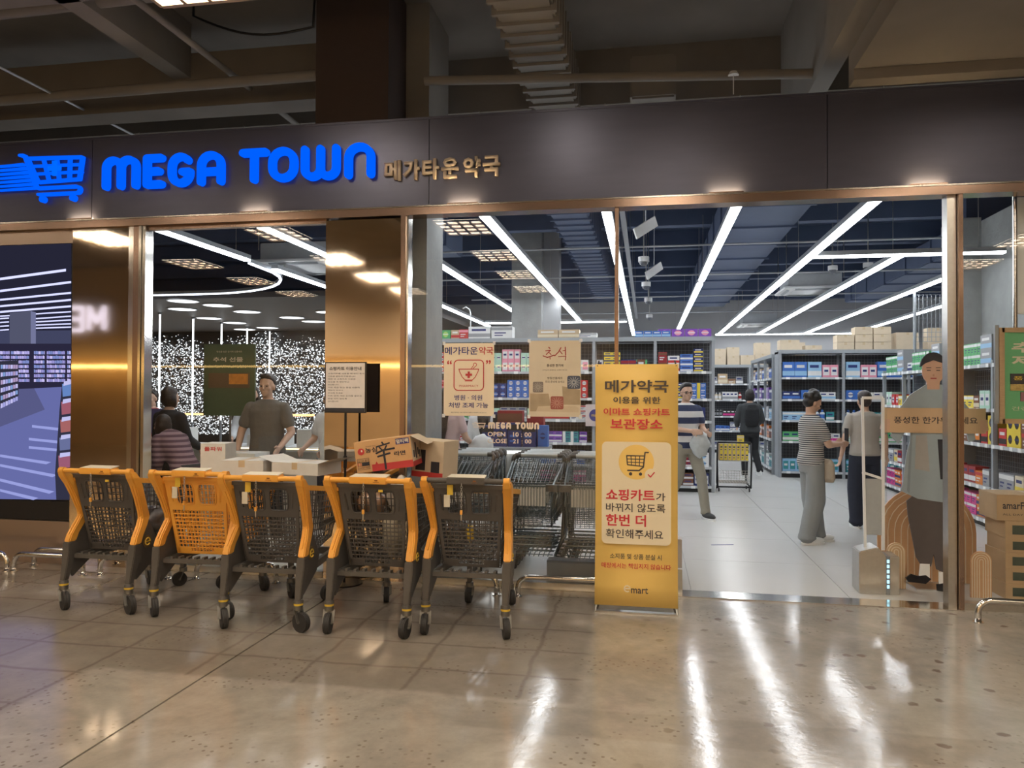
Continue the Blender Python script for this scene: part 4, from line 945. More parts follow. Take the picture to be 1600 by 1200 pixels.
def wordset(fn, xs_):
    M1 = [[(0, 0), (0, .72)]+ar(.25, .72, .25, .28, 180, 0)+[(.5, 0)], [(.5, .72)]+ar(.75, .72, .25, .28, 180, 0)+[(1, 0)]]
    E1 = [[(.95, 1), (0, 1), (0, 0), (.95, 0)], [(0, .5), (.8, .5)]]; G1_ = [ar(.5, .62, .5, .38, 38, 180)+ar(.5, .38, .5, .38, 180, 360)+[(1, .42), (.60, .42)]]
    T1 = [[(0, 1), (1, 1)], [(.5, 1), (.5, 0)]]; O1 = [ar(.5, .6, .5, .4, 0, 180)+ar(.5, .4, .5, .4, 180, 360)+[(1, .6)]]
    W1 = [[(0, 1), (0, .28)]+ar(.25, .28, .25, .28, 180, 360)+[(.5, 1)], [(.5, .28)]+ar(.75, .28, .25, .28, 180, 360)+[(1, 1)]]
    for st, (a, b) in zip([M1, E1, G1_, A_ and [A_, [(0, .38), (1, .38)]], T1, O1, W1, [A_]], xs_): fn(st, a, b)
wordset(gl, [(-.195, -.137), (-.13, -.097), (-.09, -.052), (-.045, -.004), (.03, .073), (.077, .118), (.124, .18), (.188, .228)])
gt('OPEN   10 : 00', -.20, .165, .018, .056, .02); gt('CLOSE   21 : 00', -.20, .165, -.037, .0, .02)
q = MB(); q.stroke([(-.31, .13), (-.295, .13), (-.27, .095), (-.225, .095)], .005, -.005, -.003, 6); q.stroke([(-.29, .125), (-.22, .125), (-.228, .104), (-.28, .104), (-.29, .125)], .005, -.005, -.003, 6)
for x in (-.265, -.235): q.stroke([(x, .085), (x+.001, .085)], .009, -.005, -.003, 8)
for k in range(4): q.stroke([(-.33+.004*k, .122-.01*k), (-.292+.006*k, .122-.01*k)], .003, -.005, -.003, 5)
q.build('cart_emblem', mg_, GL)
# reflected amber cursive neon of the opposite side, a real neon sign across the corridor

# ------------------------------------------------------------------ grey wire carts nested behind the glass
M_wire = mat('cart_wire_grey', (.15, .175, .18), .3, .5, var=.1); M_hand = mat('cart_handle_grey', (.55, .58, .60), .35, .3)
def wire_cart(label, group):
    T = thing('wire_cart', label, 'shopping cart', (0, 0, 0), 0, group)
    # nose at y=0, handle at y=.66 (towards the shop)
    h = MB(); h.cyl((-.20, .66, 1.0), (.20, .66, 1.0), .020, n=12); h.build('handle', M_hand, T)
    for s in (-1, 1):
        e = MB(); e.tube([(s*.17, .66, 1.0), (s*.22, .66, 1.0), (s*.235, .64, .985), (s*.237, .60, .95)], [.021, .022, .020, .016], 10); e.build('handle_end', M_dgrey, T)
        f = MB(); f.tube([(s*.235, .62, .96), (s*.235, .60, .70), (s*.225, .62, .45), (s*.22, .56, .26), (s*.215, .10, .20)], .010, 8); f.build('frame_tube', mat('cart_frame_dark', (.05, .055, .055), .35, .3), T)
        g = MB(); g.tube([(s*.236, .60, .95), (s*.215, .10, .62)], .006, 6); g.tube([(s*.20, .0, .80), (s*.19, .05, .45), (s*.19, .12, .44)], .007, 6); g.build('side_tube', M_wire, T)
    b = MB(); t = .0042
    A, B, C, E_ = (-.19, .04, .45), (.19, .04, .45), (.205, 0, .79), (-.205, 0, .79)
    grid_wall(b, A, B, C, E_, 10, 5, t)
    for s in (-1, 1): grid_wall(b, (s*.19, .04, .45), (s*.22, .58, .50), (s*.235, .60, .92), (s*.205, 0, .79), 9, 5, t)
    grid_wall(b, (-.22, .58, .50), (.22, .58, .50), (.235, .60, .95), (-.235, .60, .95), 8, 5, t)
    grid_wall(b, (-.19, .04, .45), (.19, .04, .45), (.22, .58, .50), (-.22, .58, .50), 7, 8, t)
    # folding child seat grid sloping down from the handle
    grid_wall(b, (-.19, .16, .80), (.19, .16, .80), (.21, .56, .95), (-.21, .56, .95), 10, 6, t)
    tag(b.build('basket_wire', M_wire, T), kind='stuff')
    r = MB()
    for s in (-1, 1): r.bar((s*.205, 0, .795), (s*.235, .60, .95), .012, .012)
    r.bar((-.205, 0, .795), (.205, 0, .795), .014, .014); r.build('basket_rim', M_wire, T)
    for s in (-1, 1): MB().b2(s*.20-.05, s*.20+.05, -.02, .03, .755, .81).build('corner_bumper', M_dgrey, T)
    MB().b2(-.15, .15, -.008, -.002, .63, .775).build('card_panel', mat('card_panel_pale', (.52, .50, .47), .5), T)
    q = MB()
    for i in range(13): q.bar((-.15+.025*i, -.012, .60), (-.15+.025*i, -.012, .80), .005, .005)
    q.build('panel_wire', M_wire, T)
    u = MB()
    for z in (.36, .30): u.tube([(-.2, .02, z), (.2, .02, z)], .008, 6)
    for i in range(9): u.tube([(-.16+.04*i, .06, .20), (-.16+.04*i, .54, .27)], .0045, 5)
    for i in range(6): u.tube([(-.2, .08+.09*i, .21+.012*i), (.2, .08+.09*i, .21+.012*i)], .0045, 5)
    u.build('lower_rack', M_wire, T)
    for s in (-1, 1):
        caster(T, s*.19, .08, .2*s, .045, False, .15); caster(T, s*.19, .60, -.1, .045, False, .15)
        q = MB(); q.tube([(s*.215, .10, .20), (s*.19, .08, .14)], .008, 6); q.tube([(s*.22, .56, .26), (s*.19, .6, .14)], .008, 6); q.build('caster_post', M_wire, T)
    return T
w0 = None
for sx0, nm, n in ((-1.64, 'left stack', 4), (-.98, 'middle stack', 4), (-.47, 'right stack by the banner', 3)):
    for k in range(n):
        loc = (sx0, 6.28+.19*k, 0); od = ['front', 'second', 'third', 'fourth', 'last'][k] if k < n-1 else 'last'
        lab = 'grey wire cart nested behind the glass, %s of the %s' % (od, nm)
        if w0 is None: w0 = wire_cart(lab, 'nested grey wire carts behind the glass'); w0.location = loc
        else: dup(w0, loc, 0, lab)
o = MB().b2(-.80, .2, 6.12, 6.26, 0, .20).build('floor_cabinet', mat('cabinet_grey', (.13, .135, .145), .4)); tag(o, 'low dark grey box behind the glass at the foot of the right cart stack', 'box')
MB().b2(-.80, .2, 6.12, 6.26, .2, .215).build('lid', M_shelfdk, o)

# ------------------------------------------------------------------ shelving
def gondola(label, loc, rz, widths, levels, top, depth=.45, tags=4, header=True, grp=None, mesh_back=True, end=False):
    T = thing('shelving_unit', label, 'shelving', loc, rz, grp)
    x = 0; W_ = sum(widths)
    up = MB().b2(-.025, .025, 0, .05, 0, top).mesh('upright', M_shelf); tg = MB().b2(-.035, .035, -.006, 0, -.025, .02).mesh('price_tag', M_tag)
    xs_ = [0]
    for w_ in widths: xs_.append(xs_[-1]+w_)
    for x in xs_:
        o = link('upright', up, T); o.location = (x, 0, 0); o2 = link('upright', up, T); o2.location = (x, depth-.02, 0)
    for i, w_ in enumerate(widths):
        for z in levels:
            s = MB().b2(xs_[i]+.026, xs_[i+1]-.026, .0, depth, z-.02, z).build('shelf_board', M_shelf, T)
            MB().b2(xs_[i]+.026, xs_[i+1]-.026, -.022, -.001, z-.035, z+.004).build('price_rail', mat('price_rail_pale', (.50, .53, .56), .35), T)
            if tags:
                for k in range(tags):
                    o = link('price_tag', tg, T); o.location = (xs_[i]+w_*(k+.5)/tags+rnd.uniform(-.05, .05), -.0225, z-.012)
    if header: MB().b2(-.03, W_+.03, -.01, depth+.03, top-.07, top).build('header_rail', M_shelf, T)
    MB().b2(0, W_, .03, depth, 0, .075).build('kick_plate', M_kick, T)
    MB().b2(0, W_, depth-.005, depth+.01, .08, top-.08).build('back_board', M_shelfdk, T)
    g = MB()
    n = int(W_/.06)
    for k in range(n+1): g.bar((W_*k/n, depth-.02, levels[-1]), (W_*k/n, depth-.02, top-.08), .004, .004)
    for k in range(int((top-levels[-1])/.06)): g.bar((0, depth-.022, levels[-1]+.06*k), (W_, depth-.022, levels[-1]+.06*k), .004, .004)
    tag(g.build('back_grid', M_shelf, T), kind='stuff')
    if end: MB().b2(-.03, -.026, .05, depth, .0, top-.03).build('end_panel', M_shelf, T)
    return T
PC = {'white': (.70, .71, .71), 'red': (.52, .035, .04), 'crimson': (.30, .02, .03), 'pink': (.75, .30, .40), 'blue': (.05, .16, .52), 'navy': (.02, .035, .16), 'sky': (.28, .50, .72), 'green': (.10, .42, .16), 'mint': (.45, .68, .55), 'teal': (.03, .25, .28),
      'yellow': (.78, .60, .06), 'orange': (.75, .22, .03), 'brown': (.18, .07, .04), 'black': (.02, .02, .022), 'purple': (.20, .06, .42), 'grey': (.30, .31, .33), 'kraft': (.50, .37, .23), 'magenta': (.62, .04, .25), 'cream': (.66, .58, .42), 'lime': (.40, .62, .15)}
def pm(c): return mat('product_'+c, PC[c], .38, var=.04)
_pm = {}
def product_mesh(w_, d_, h_, a, b, style):
    k = (round(w_, 3), round(d_, 3), round(h_, 3), a, b, style)
    if k in _pm: return _pm[k]
    m = MB(); 
    if style == 'bottle':
        m.cyl((0, 0, 0), (0, 0, h_*.72), w_/2*.92, n=10); m.cyl((0, 0, h_*.72), (0, 0, h_*.8), w_/2*.92, w_*.2, n=10); m.use(1).cyl((0, 0, h_*.8), (0, 0, h_), w_*.22, n=8)
        m.cyl((0, 0, h_*.2), (0, 0, h_*.58), w_/2*.95, n=10, caps=False)
    else:
        m.b2(-w_/2, w_/2, -d_/2, d_/2, 0, h_); m.use(1); y = -d_/2; e = .0015
        if style == 0: m.b2(-w_/2-e, w_/2+e, y-e, y, h_*.12, h_*.42); m.use(2).b2(-w_*.35, w_*.3, y-e, y, h_*.62, h_*.80)
        elif style == 1: m.b2(-w_*.38, w_*.38, y-e, y, h_*.18, h_*.82); m.use(2).b2(-w_*.25, w_*.25, y-2*e, y-e, h_*.45, h_*.62)
        elif style == 2: m.b2(-w_/2-e, -w_*.15, y-e, d_/2, -0., h_+e); m.use(2).b2(-w_*.05, w_*.4, y-e, y, h_*.55, h_*.72); m.b2(-w_*.05, w_*.3, y-e, y, h_*.25, h_*.35)
        elif style == 3: m.prism([(w_*.28*math.cos(t), h_*.5+min(w_, h_)*.32*math.sin(t)) for t in [k_*.524 for k_ in range(12)]], y-e, y); m.use(2).b2(-w_*.3, w_*.3, y-2*e, y-e, h_*.46, h_*.56)
        elif style == 4: m.b2(-w_/2-e, w_/2+e, y-e, y, h_*.68, h_*.92); m.use(2).b2(-w_*.35, w_*.2, y-e, y, h_*.4, h_*.5); m.b2(-w_*.35, w_*.05, y-e, y, h_*.2, h_*.28)
    third = 'white' if a not in ('white', 'cream', 'yellow') and b != 'white' else 'navy'
    me = m.mesh('product', [pm(a), pm(b), pm(third)]); _pm[k] = me; return me
SZ = lambda h: 'low' if h < .09 else ('tall' if h > .2 else 'small')
used_lab = {}; ORD = ['', 'first', 'second', 'third', 'fourth', 'fifth', 'sixth', 'seventh', 'eighth', 'ninth', 'tenth', 'eleventh', 'twelfth']
def fill(T, rz, name, x0, x1, z, row, where, noun, depth=.45, cyc=True, maxh=.27, jit=.004, cat='product box'):
    """row: list of (colour, accent, style, w, h, n across, n stacked)"""
    x = x0+.02; M = Matrix.Rotation(rz, 4, 'Z'); L0 = Vector(T.location)
    for (a, b, st, w_, h_, n, k) in row*(3 if cyc else 1):
        if x > x1-.1: break
        d_ = .16 if st != 'bottle' else w_
        if st != 'bottle' and k < 4 and h_*(k+1) < maxh: k += 1
        base = '%s %s %s %s, %s' % (SZ(h_), a, 'bottle,' if st == 'bottle' else noun+',', b+(' cap' if st == 'bottle' else ' print'), where)
        for i in range(n):
            if x+w_ > x1-.02: break
            ci = used_lab[base] = used_lab.get(base, 0)+1
            for j in range(k):
                lb = base+', '+ORD[min(ci, 12)]+' across'+('' if k == 1 else [' bottom', ' second up', ' third up', ' fourth up', ' fifth up'][j] if k > 2 else [' lower', ' upper'][j])
                o = link('product_bottle' if st == 'bottle' else name, product_mesh(w_, d_, h_, a, b, st))
                p = L0 + M @ Vector((x+w_/2, .035+d_/2+rnd.uniform(0, .01), z+.0005+j*(h_+.0004)))
                o.location = p; o.rotation_euler = (0, 0, rz+rnd.uniform(-.03, .03)*(j == k-1))
                tag(o, lb, 'bottle' if st == 'bottle' else cat, '%s %s' % (a, where))
            x += w_+jit
        x += .012
LV = [1.95, 1.51, 1.15, .77, .41, .10]
G1 = gondola('long grey shelving unit full of medicine cartons behind the central posters', (-4.72, 12.56, 0), 0, [1.0, .95, .95, .95, 1.0, .92], LV, 2.52)
bx0 = [-4.72, -3.72, -2.77, -1.82, -.87, .13, 1.05]
bn = ['hidden', 'first', 'second', 'third', 'fourth', 'right']
ln = ['top', 'second', 'third', 'fourth', 'fifth', 'bottom']
rowsG1 = {
 (1, 0): [('red', 'white', 3, .12, .085, 3, 4), ('white', 'red', 2, .1, .085, 2, 2)],
 (2, 0): [('mint', 'white', 3, .09, .16, 3, 2), ('pink', 'white', 1, .10, .19, 3, 2)],
 (3, 0): [('pink', 'white', 1, .10, .19, 3, 2), ('sky', 'white', 3, .12, .10, 2, 3), ('white', 'pink', 1, .11, .2, 2, 1)],
 (4, 0): [('white', 'navy', 0, .1, .2, 1, 1), ('yellow', 'navy', 0, .13, .08, 2, 3), ('navy', 'crimson', 4, .12, .2, 2, 1), ('brown', 'red', 0, .13, .2, 1, 1), ('kraft', 'cream', 4, .2, .12, 1, 1)],
 (5, 0): [('crimson', 'brown', 4, .14, .16, 1, 1), ('white', 'red', 0, .18, .13, 1, 1), ('blue', 'white', 0, .20, .095, 1, 3), ('navy', 'yellow', 0, .14, .075, 1, 5)],
 (1, 1): [('red', 'pink', 4, .12, .10, 2, 2), ('sky', 'white', 1, .10, .12, 4, 1)],
 (2, 1): [('navy', 'blue', 3, .12, .12, 3, 1), ('blue', 'white', 3, .12, .10, 3, 2)],
 (3, 1): [('blue', 'white', 3, .11, .10, 3, 2), ('navy', 'white', 1, .1, .10, 3, 1), ('red', 'white', 3, .12, .10, 2, 2)],
 (4, 1): [('navy', 'white', 2, .11, .10, 3, 2), ('black', 'yellow', 1, .1, .12, 2, 1), ('blue', 'sky', 4, .12, .14, 2, 1)],
 (5, 1): [('grey', 'white', 2, .12, .11, 1, 1), ('navy', 'yellow', 0, .16, .085, 2, 2), ('blue', 'yellow', 2, .14, .085, 2, 2)],
 (1, 2): [('green', 'white', 1, .12, .09, 2, 2), ('white', 'green', 0, .12, .15, 3, 1)],
 (2, 2): [('mint', 'white', 3, .12, .18, 2, 1), ('grey', 'white', 0, .15, .1, 3, 1)],
 (3, 2): [('grey', 'red', 0, .16, .15, 3, 1), ('white', 'red', 4, .14, .08, 2, 2)],
 (4, 2): [('crimson', 'white', 4, .11, .09, 3, 2), ('red', 'navy', 0, .15, .12, 2, 1), ('blue', 'white', 3, .12, .12, 2, 1)],
 (5, 2): [('sky', 'navy', 2, .10, .15, 3, 1), ('blue', 'white', 3, .10, .13, 3, 1), ('navy', 'white', 2, .10, .11, 1, 1)],
 (1, 3): [('white', 'red', 1, .12, .1, 3, 1), ('red', 'white', 1, .12, .07, 3, 1)],
 (2, 3): [('black', 'grey', 4, .14, .12, 3, 1), ('navy', 'grey', 0, .14, .12, 2, 1)],
 (3, 3): [('purple', 'white', 0, .12, .09, 3, 2), ('teal', 'white', 2, .13, .09, 2, 2)],
 (4, 3): [('teal', 'white', 4, .13, .08, 2, 3), ('grey', 'white', 2, .13, .08, 2, 3), ('lime', 'white', 4, .13, .09, 2, 2)],
 (5, 3): [('crimson', 'red', 0, .12, .15, 4, 1), ('red', 'white', 4, .2, .12, 1, 1)],
 (2, 4): [('sky', 'white', 0, .14, .1, 2, 2), ('white', 'grey', 0, .14, .1, 2, 2)],
 (3, 4): [('blue', 'white', 4, .13, .11, 2, 2), ('white', 'navy', 0, .16, .09, 2, 2)],
 (4, 4): [('white', 'grey', 0, .15, .08, 3, 2), ('sky', 'white', 2, .15, .1, 2, 1)],
 (5, 4): [('navy', 'white', 1, .07, .18, 4, 1), ('crimson', 'white', 0, .14, .07, 2, 3), ('white', 'sky', 3, .2, .11, 1, 2)],
 (3, 5): [('magenta', 'white', 4, .12, .2, 2, 1), ('magenta', 'pink', 1, .12, .15, 2, 1)],
 (4, 5): [('magenta', 'white', 0, .11, .25, 2, 1), ('brown', 'cream', 4, .14, .2, 1, 1), ('grey', 'white', 0, .2, .1, 1, 2)],
 (5, 5): [('blue', 'white', 0, .17, .10, 1, 3), ('brown', 'crimson', 4, .2, .1, 1, 3), ('brown', 'white', 0, .16, .1, 1, 2), ('navy', 'white', 1, .09, .2, 1, 1)],
}
for (bi, li), row in rowsG1.items():
    fill(G1, 0, 'medicine_carton' if li < 2 else 'remedy_carton', bx0[bi]-G1.location.x+.03, bx0[bi+1]-G1.location.x-.02, LV[li], row, '%s shelf, %s bay, long unit' % (ln[li], bn[bi]), 'carton', maxh=.36 if li < 2 else .27)
# goods on top of the long unit
def topbox(x, y, z, w_, d_, h_, c, b, st, label, grp=None, name='display_box'):
    o = link(name, product_mesh(w_, d_, h_, c, b, st)); o.location = (x, y, z); tag(o, label, 'box', grp)
for k in range(4): topbox(-.13+.145*k, 12.7, 2.521, .135, .2, .10, 'blue', 'sky', 0, '%s blue carton of four on top of the long unit' % ['leftmost', 'second', 'third', 'rightmost'][k], 'blue cartons on top of the long unit')
for k in range(4): topbox(.28+.215*k-.0, 12.72, 2.521, .20, .2, .13, 'purple', 'pink', 3, '%s purple carton of four on top of the long unit' % ['leftmost', 'second', 'third', 'rightmost'][k], 'purple cartons on top of the long unit')
topbox(-3.42, 12.7, 2.521, .16, .2, .15, 'green', 'lime', 3, 'green box on top of the long unit, left'); topbox(-3.25, 12.7, 2.521, .14, .2, .15, 'kraft', 'red', 0, 'brown box on top of the long unit beside the green one'); topbox(-3.10, 12.7, 2.521, .16, .2, .16, 'red', 'pink', 4, 'red box on top of the long unit, left')
topbox(-2.82, 12.7, 2.521, .38, .25, .2, 'white', 'grey', 0, 'white carton on top of the long unit, left of two'); topbox(-2.43, 12.7, 2.521, .36, .25, .2, 'white', 'grey', 4, 'white carton on top of the long unit, right of two')
for k in range(2): topbox(-1.65+.36*k, 12.75, 2.521, .34, .25, .14, 'kraft', 'cream', 0, ['brown carton on top of the long unit near the column, left', 'brown carton on top of the long unit near the column, right'][k])
topbox(-1.0, 12.75, 2.521, .34, .22, .08, 'white', 'grey', 4, 'flat white box on top of the long unit behind the mullion')
topbox(-.15, 12.55+.1, 1.97, .3, .1, .18, 'green', 'white', 0, 'small green sign card in the fourth bay', None, 'sign_card')

# rear unit far back with brown cartons on top
G2 = gondola('grey shelving at the far back beside the long unit', (1.5, 21.5, 0), 0, [1.27, 1.2, 1.2], [1.89, 1.45, 1.0, .6, .12], 2.42, tags=4)
for li, z in enumerate([1.89, 1.45, 1.0, .6, .12]):
    for bi, x in enumerate([1.5, 2.77, 3.97]):
        pal = [[('grey', 'white', 0, .18, .2, 2, 1), ('kraft', 'cream', 0, .25, .28, 1, 1), ('kraft', 'brown', 4, .2, .14, 1, 1)], [('white', 'red', 'bottle', .09, .2, 3, 1), ('cream', 'white', 'bottle', .09, .2, 2, 1), ('white', 'grey', 0, .1, .22, 4, 1)],
               [('black', 'grey', 'bottle', .08, .18, 6, 1), ('black', 'magenta', 0, .1, .18, 4, 1)], [('white', 'blue', 'bottle', .1, .16, 3, 1), ('blue', 'white', 0, .12, .14, 3, 1), ('white', 'navy', 4, .1, .12, 3, 1)], [('grey', 'white', 0, .2, .2, 3, 1)]][li]
        if bi == 2 and li in (1, 2): pal = pal[1:]
        fill(G2, 0, 'stock_box', x-1.5+.03, x-1.5+1.17, z, pal, '%s shelf, far back unit, %s bay' % (ln[li], ['left', 'middle', 'right'][bi]), 'box')
def kraft_stack(items, name='cardboard_box'):
    for (x, y, z, w_, d_, h_, lb, g) in items:
        o = carton(name, lb, 'cardboard box', (x, y, z), (w_, d_, h_), (0, 0, rnd.uniform(-.03, .03)), M_card2, g)
it = []
for k, (x, w_, h_, n) in enumerate([(1.98, .33, .22, 2), (2.34, .33, .24, 2), (2.72, .38, .26, 1), (3.12, .40, .30, 2), (3.95, .55, .30, 2)]):
    for j in range(n): it.append((x, 21.75, 2.421+j*(h_+.002), w_, .35, h_, 'pale cardboard box on top of the far back unit, %s%s' % (['leftmost', 'second', 'third', 'fourth', 'rightmost'][k], '' if n == 1 else ', upper' if j else ', lower'), None))
kraft_stack(it)

# wide unit at the right behind the shoppers
G3 = gondola('wide grey shelving unit behind the shoppers at the right', (2.52, 15.2, 0), 0, [1.15, 1.15, 1.15], [1.92, 1.5, 1.1, .7, .12], 2.45, end=True)
pal3 = [[('blue', 'sky', 0, .22, .30, 2, 1), ('sky', 'white', 0, .25, .30, 1, 1), ('pink', 'white', 1, .14, .24, 2, 1)], [('navy', 'blue', 0, .16, .15, 2, 1), ('blue', 'white', 3, .16, .18, 2, 1), ('white', 'sky', 0, .14, .14, 3, 1)],
        [('sky', 'white', 4, .15, .16, 3, 1), ('white', 'blue', 'bottle', .1, .2, 3, 1), ('teal', 'white', 0, .14, .16, 2, 1)], [('green', 'white', 0, .15, .18, 3, 1), ('mint', 'green', 4, .14, .18, 2, 1), ('white', 'magenta', 0, .13, .15, 2, 1)], [('sky', 'teal', 1, .12, .24, 4, 1), ('teal', 'sky', 4, .12, .24, 3, 1)]]
for li, z in enumerate([1.92, 1.5, 1.1, .7, .12]):
    for bi in range(3):
        r_ = pal3[li][bi % 2:]+pal3[li][:bi % 2]
        fill(G3, 0, 'toiletry_box', 1.15*bi+.03, 1.15*bi+1.12, z, r_, '%s shelf, wide right unit, %s bay' % (ln[li], ['left', 'middle', 'right'][bi]), 'box')
G3b = gondola('grey shelving run going back behind the left end of the wide unit', (2.45, 18.75, 0), -math.pi/2, [1.0, 1.0, 1.0], [1.92, 1.5, 1.1, .7, .12], 2.4, depth=.4, tags=3)
for li, z in enumerate([1.92, 1.5, 1.1, .7, .12]):
    for bi in range(3):
        fill(G3b, -math.pi/2, 'hygiene_box', bi+.03, bi+.97, z, [(['kraft', 'purple', 'grey', 'orange', 'white'][li], 'white', bi, .16, .24, 2, 1), (['blue', 'navy', 'sky', 'brown', 'teal'][li], 'white', 4, .15, .2, 3, 1)], '%s shelf, receding unit, %s bay' % (ln[li], ['far', 'middle', 'near'][bi]), 'box')
it = []
for j in range(3):
    for k in range(3):
        if j == 2 and k == 0: continue
        it.append((3.72+.33*k, 15.42, 2.451+j*.145, .31, .3, .14, 'small patterned pale box, %s row, %s of the pile on the wide right unit' % (['bottom', 'middle', 'top'][j], ['left', 'centre', 'right'][k]), 'pile of pale patterned boxes'))
it += [(4.82, 15.42, 2.451, .4, .3, .32, 'brown box with a red mark next to the pale box pile', None), (5.35, 15.42, 2.451, .34, .3, .40, 'tall pale carton next to the grey column on the wide right unit', None), (2.72, 15.5, 2.451, .36, .3, .20, 'pale carton standing on the left end of the wide right unit', None), (3.15, 15.45, 2.451, .30, .3, .09, 'flat pale carton on the wide right unit', None)]
kraft_stack(it)
mb = MB(); grid_wall(mb, (4.5, 13.9, 2.5), (5.3, 13.9, 2.5), (5.3, 13.9, 3.3), (4.5, 13.9, 3.3), 12, 10, .008); mb.cyl((4.5, 13.9, 0), (4.5, 13.9, 3.4), .025, n=10); o = mb.build('wire_screen', M_shelf); tag(o, 'grey wire grid screen high beside the right concrete column', 'wire screen')

# long unit along the right wall
LR = [1.95, 1.42, 1.0, .49, .10]
G4 = gondola('grey shelving along the right wall with snack and supplement boxes', (3.98, 13.86, 0), -math.pi/2, [1.0, 1.05, 1.05, 1.05, 1.05, 1.05], LR, 2.0, depth=.5, tags=5, header=False)
pal4 = {0: [('green', 'white', 4, .09, .14, 6, 2), ('grey', 'sky', 0, .3, .18, 1, 2), ('white', 'navy', 0, .22, .14, 1, 1)],
        1: [('mint', 'white', 1, .14, .22, 2, 1), ('red', 'white', 3, .16, .18, 2, 1), ('yellow', 'white', 4, .17, .16, 2, 1), ('brown', 'cream', 0, .16, .16, 1, 1)],
        2: [('red', 'black', 0, .18, .20, 1, 1), ('yellow', 'black', 3, .16, .17, 2, 2), ('brown', 'red', 4, .2, .18, 1, 2), ('black', 'orange', 1, .17, .18, 2, 2)],
        3: [('grey', 'white', 4, .18, .2, 2, 1), ('cream', 'yellow', 0, .2, .2, 1, 1), ('crimson', 'white', 0, .19, .2, 2, 1), ('orange', 'red', 4, .2, .16, 1, 1)],
        4: [('magenta', 'white', 4, .14, .13, 3, 2), ('orange', 'navy', 0, .14, .13, 2, 2), ('kraft', 'brown', 0, .24, .28, 1, 1)]}
for li, z in enumerate(LR):
    for bi in range(6):
        k = (bi*2) % len(pal4[li]); r_ = pal4[li][k:]+pal4[li][:k]
        r_ = [(a, b, s_, w_, h_, n, min(kk, 2) if li != 3 else 1) for a, b, s_, w_, h_, n, kk in r_]
        fill(G4, -math.pi/2, 'supplement_box' if li < 2 else 'snack_box', 1.045*bi+.03, 1.045*bi+1.02, z, r_, '%s shelf, right wall unit, %s bay' % (ln[li], ['first', 'second', 'third', 'fourth', 'fifth', 'nearest'][bi]), 'box')

# stacked brown cartons at the right window
zc = 0
for k in range(6):
    h_ = [.12, .115, .12, .115, .13, .20][k]
    o = carton('cardboard_box', 'brown carton in the stack at the right window, %s' % ['at the bottom', 'second from the floor', 'third from the floor', 'fourth from the floor', 'under the big top one', 'largest, on top with dark print'][k], 'cardboard box', (2.98+(.012 if k % 2 else 0)-.03*(k == 5), 6.62, zc), (.50 if k < 5 else .56, .34, h_), (0, 0, .02*(-1)**k), M_card, 'brown cartons stacked at the right window')
    d2 = .34/2; 
    if k < 5: MB().b2(-.2, .05, -d2-.0015, -d2, h_*.2, h_*.75).build('printed_panel', mat('dark_green_print', (.05, .07, .05), .6), o)
    else: text('amarFER', -.24, -.02, .09, .145, -d2-.0015, M_ink, o, bold=.02); text('ALL DAY ENERGY', -.24, .05, .04, .055, -d2-.0015, M_ink, o)
    zc += h_+.0008

# green sign in a wooden frame at the right
GS = thing('framed_sign', 'green lit sign in a pale wooden frame at the right edge', 'sign', (2.93, 6.33, 0))
M_wood = mat('pale_wood', (.50, .34, .19), .5, var=.15, aniso=(1, 1, 8))
for s in (-1, 1): MB().b2(s*.27-.018, s*.27+.018, -.02, .02, 1.36, 2.09).build('frame_side', M_wood, GS)
for z in (1.378, 2.072): MB().b2(-.27, .27, -.02, .02, z-.018, z+.018).build('frame_rail', M_wood, GS)
MB().b2(-.25, .25, -.005, .01, 1.39, 2.06).build('panel', mat('sign_green', (.14, .46, .22), .35, var=.1, scale=2), GS)
MB().b2(-.315, -.289, -.01, .015, 1.36, 2.11).build('side_plate', M_shelf, GS)
text('추석', -.20, .12, 1.90, 1.98, -.007, M_cream, GS, bold=.03); text('제품', -.20, .12, 1.80, 1.88, -.007, M_cream, GS, bold=.03)
MB().b2(-.21, .2, -.012, -.006, 1.66, 1.74).build('dark_label', M_ink, GS); MB().b2(-.21, .2, -.012, -.006, 1.61, 1.66).build('gold_label', mat('gold_label', (.5, .36, .12), .5, var=.6, scale=60), GS); MB().b2(-.14, .2, -.014, -.006, 1.53, 1.60).build('rose_label', mat('rose_label', (.28, .13, .16), .5), GS)
text('품절임박', -.19, .1, 1.69, 1.72, -.014, M_yellow, GS); text('건강 · 홍삼', -.2, .1, 1.46, 1.49, -.007, M_cream, GS)
MB().cyl((-.17, 0, 2.09), (-.17, 0, 3.12), .016, n=10).build('hanging_rod', M_chrome, GS)
o = MB().box((0, 0, 0), (.30, .004, .17)).build('paper_notice', mat('newsprint', (.42, .38, .36), .7, var=.2, scale=60)); o.location = (3.87, 8.9, 1.50); o.rotation_euler = (.1, -.15, -.5); tag(o, 'grey printed paper notice hanging on the right wall shelving', 'notice')
# notice panel at far right
o = MB().b2(-.2, .2, -.01, .01, 0, .9).build('notice_board', M_tag); o.location = (3.0, 6.4, 2.2); tag(o, 'white notice panel at the upper right edge behind the glass', 'notice board')
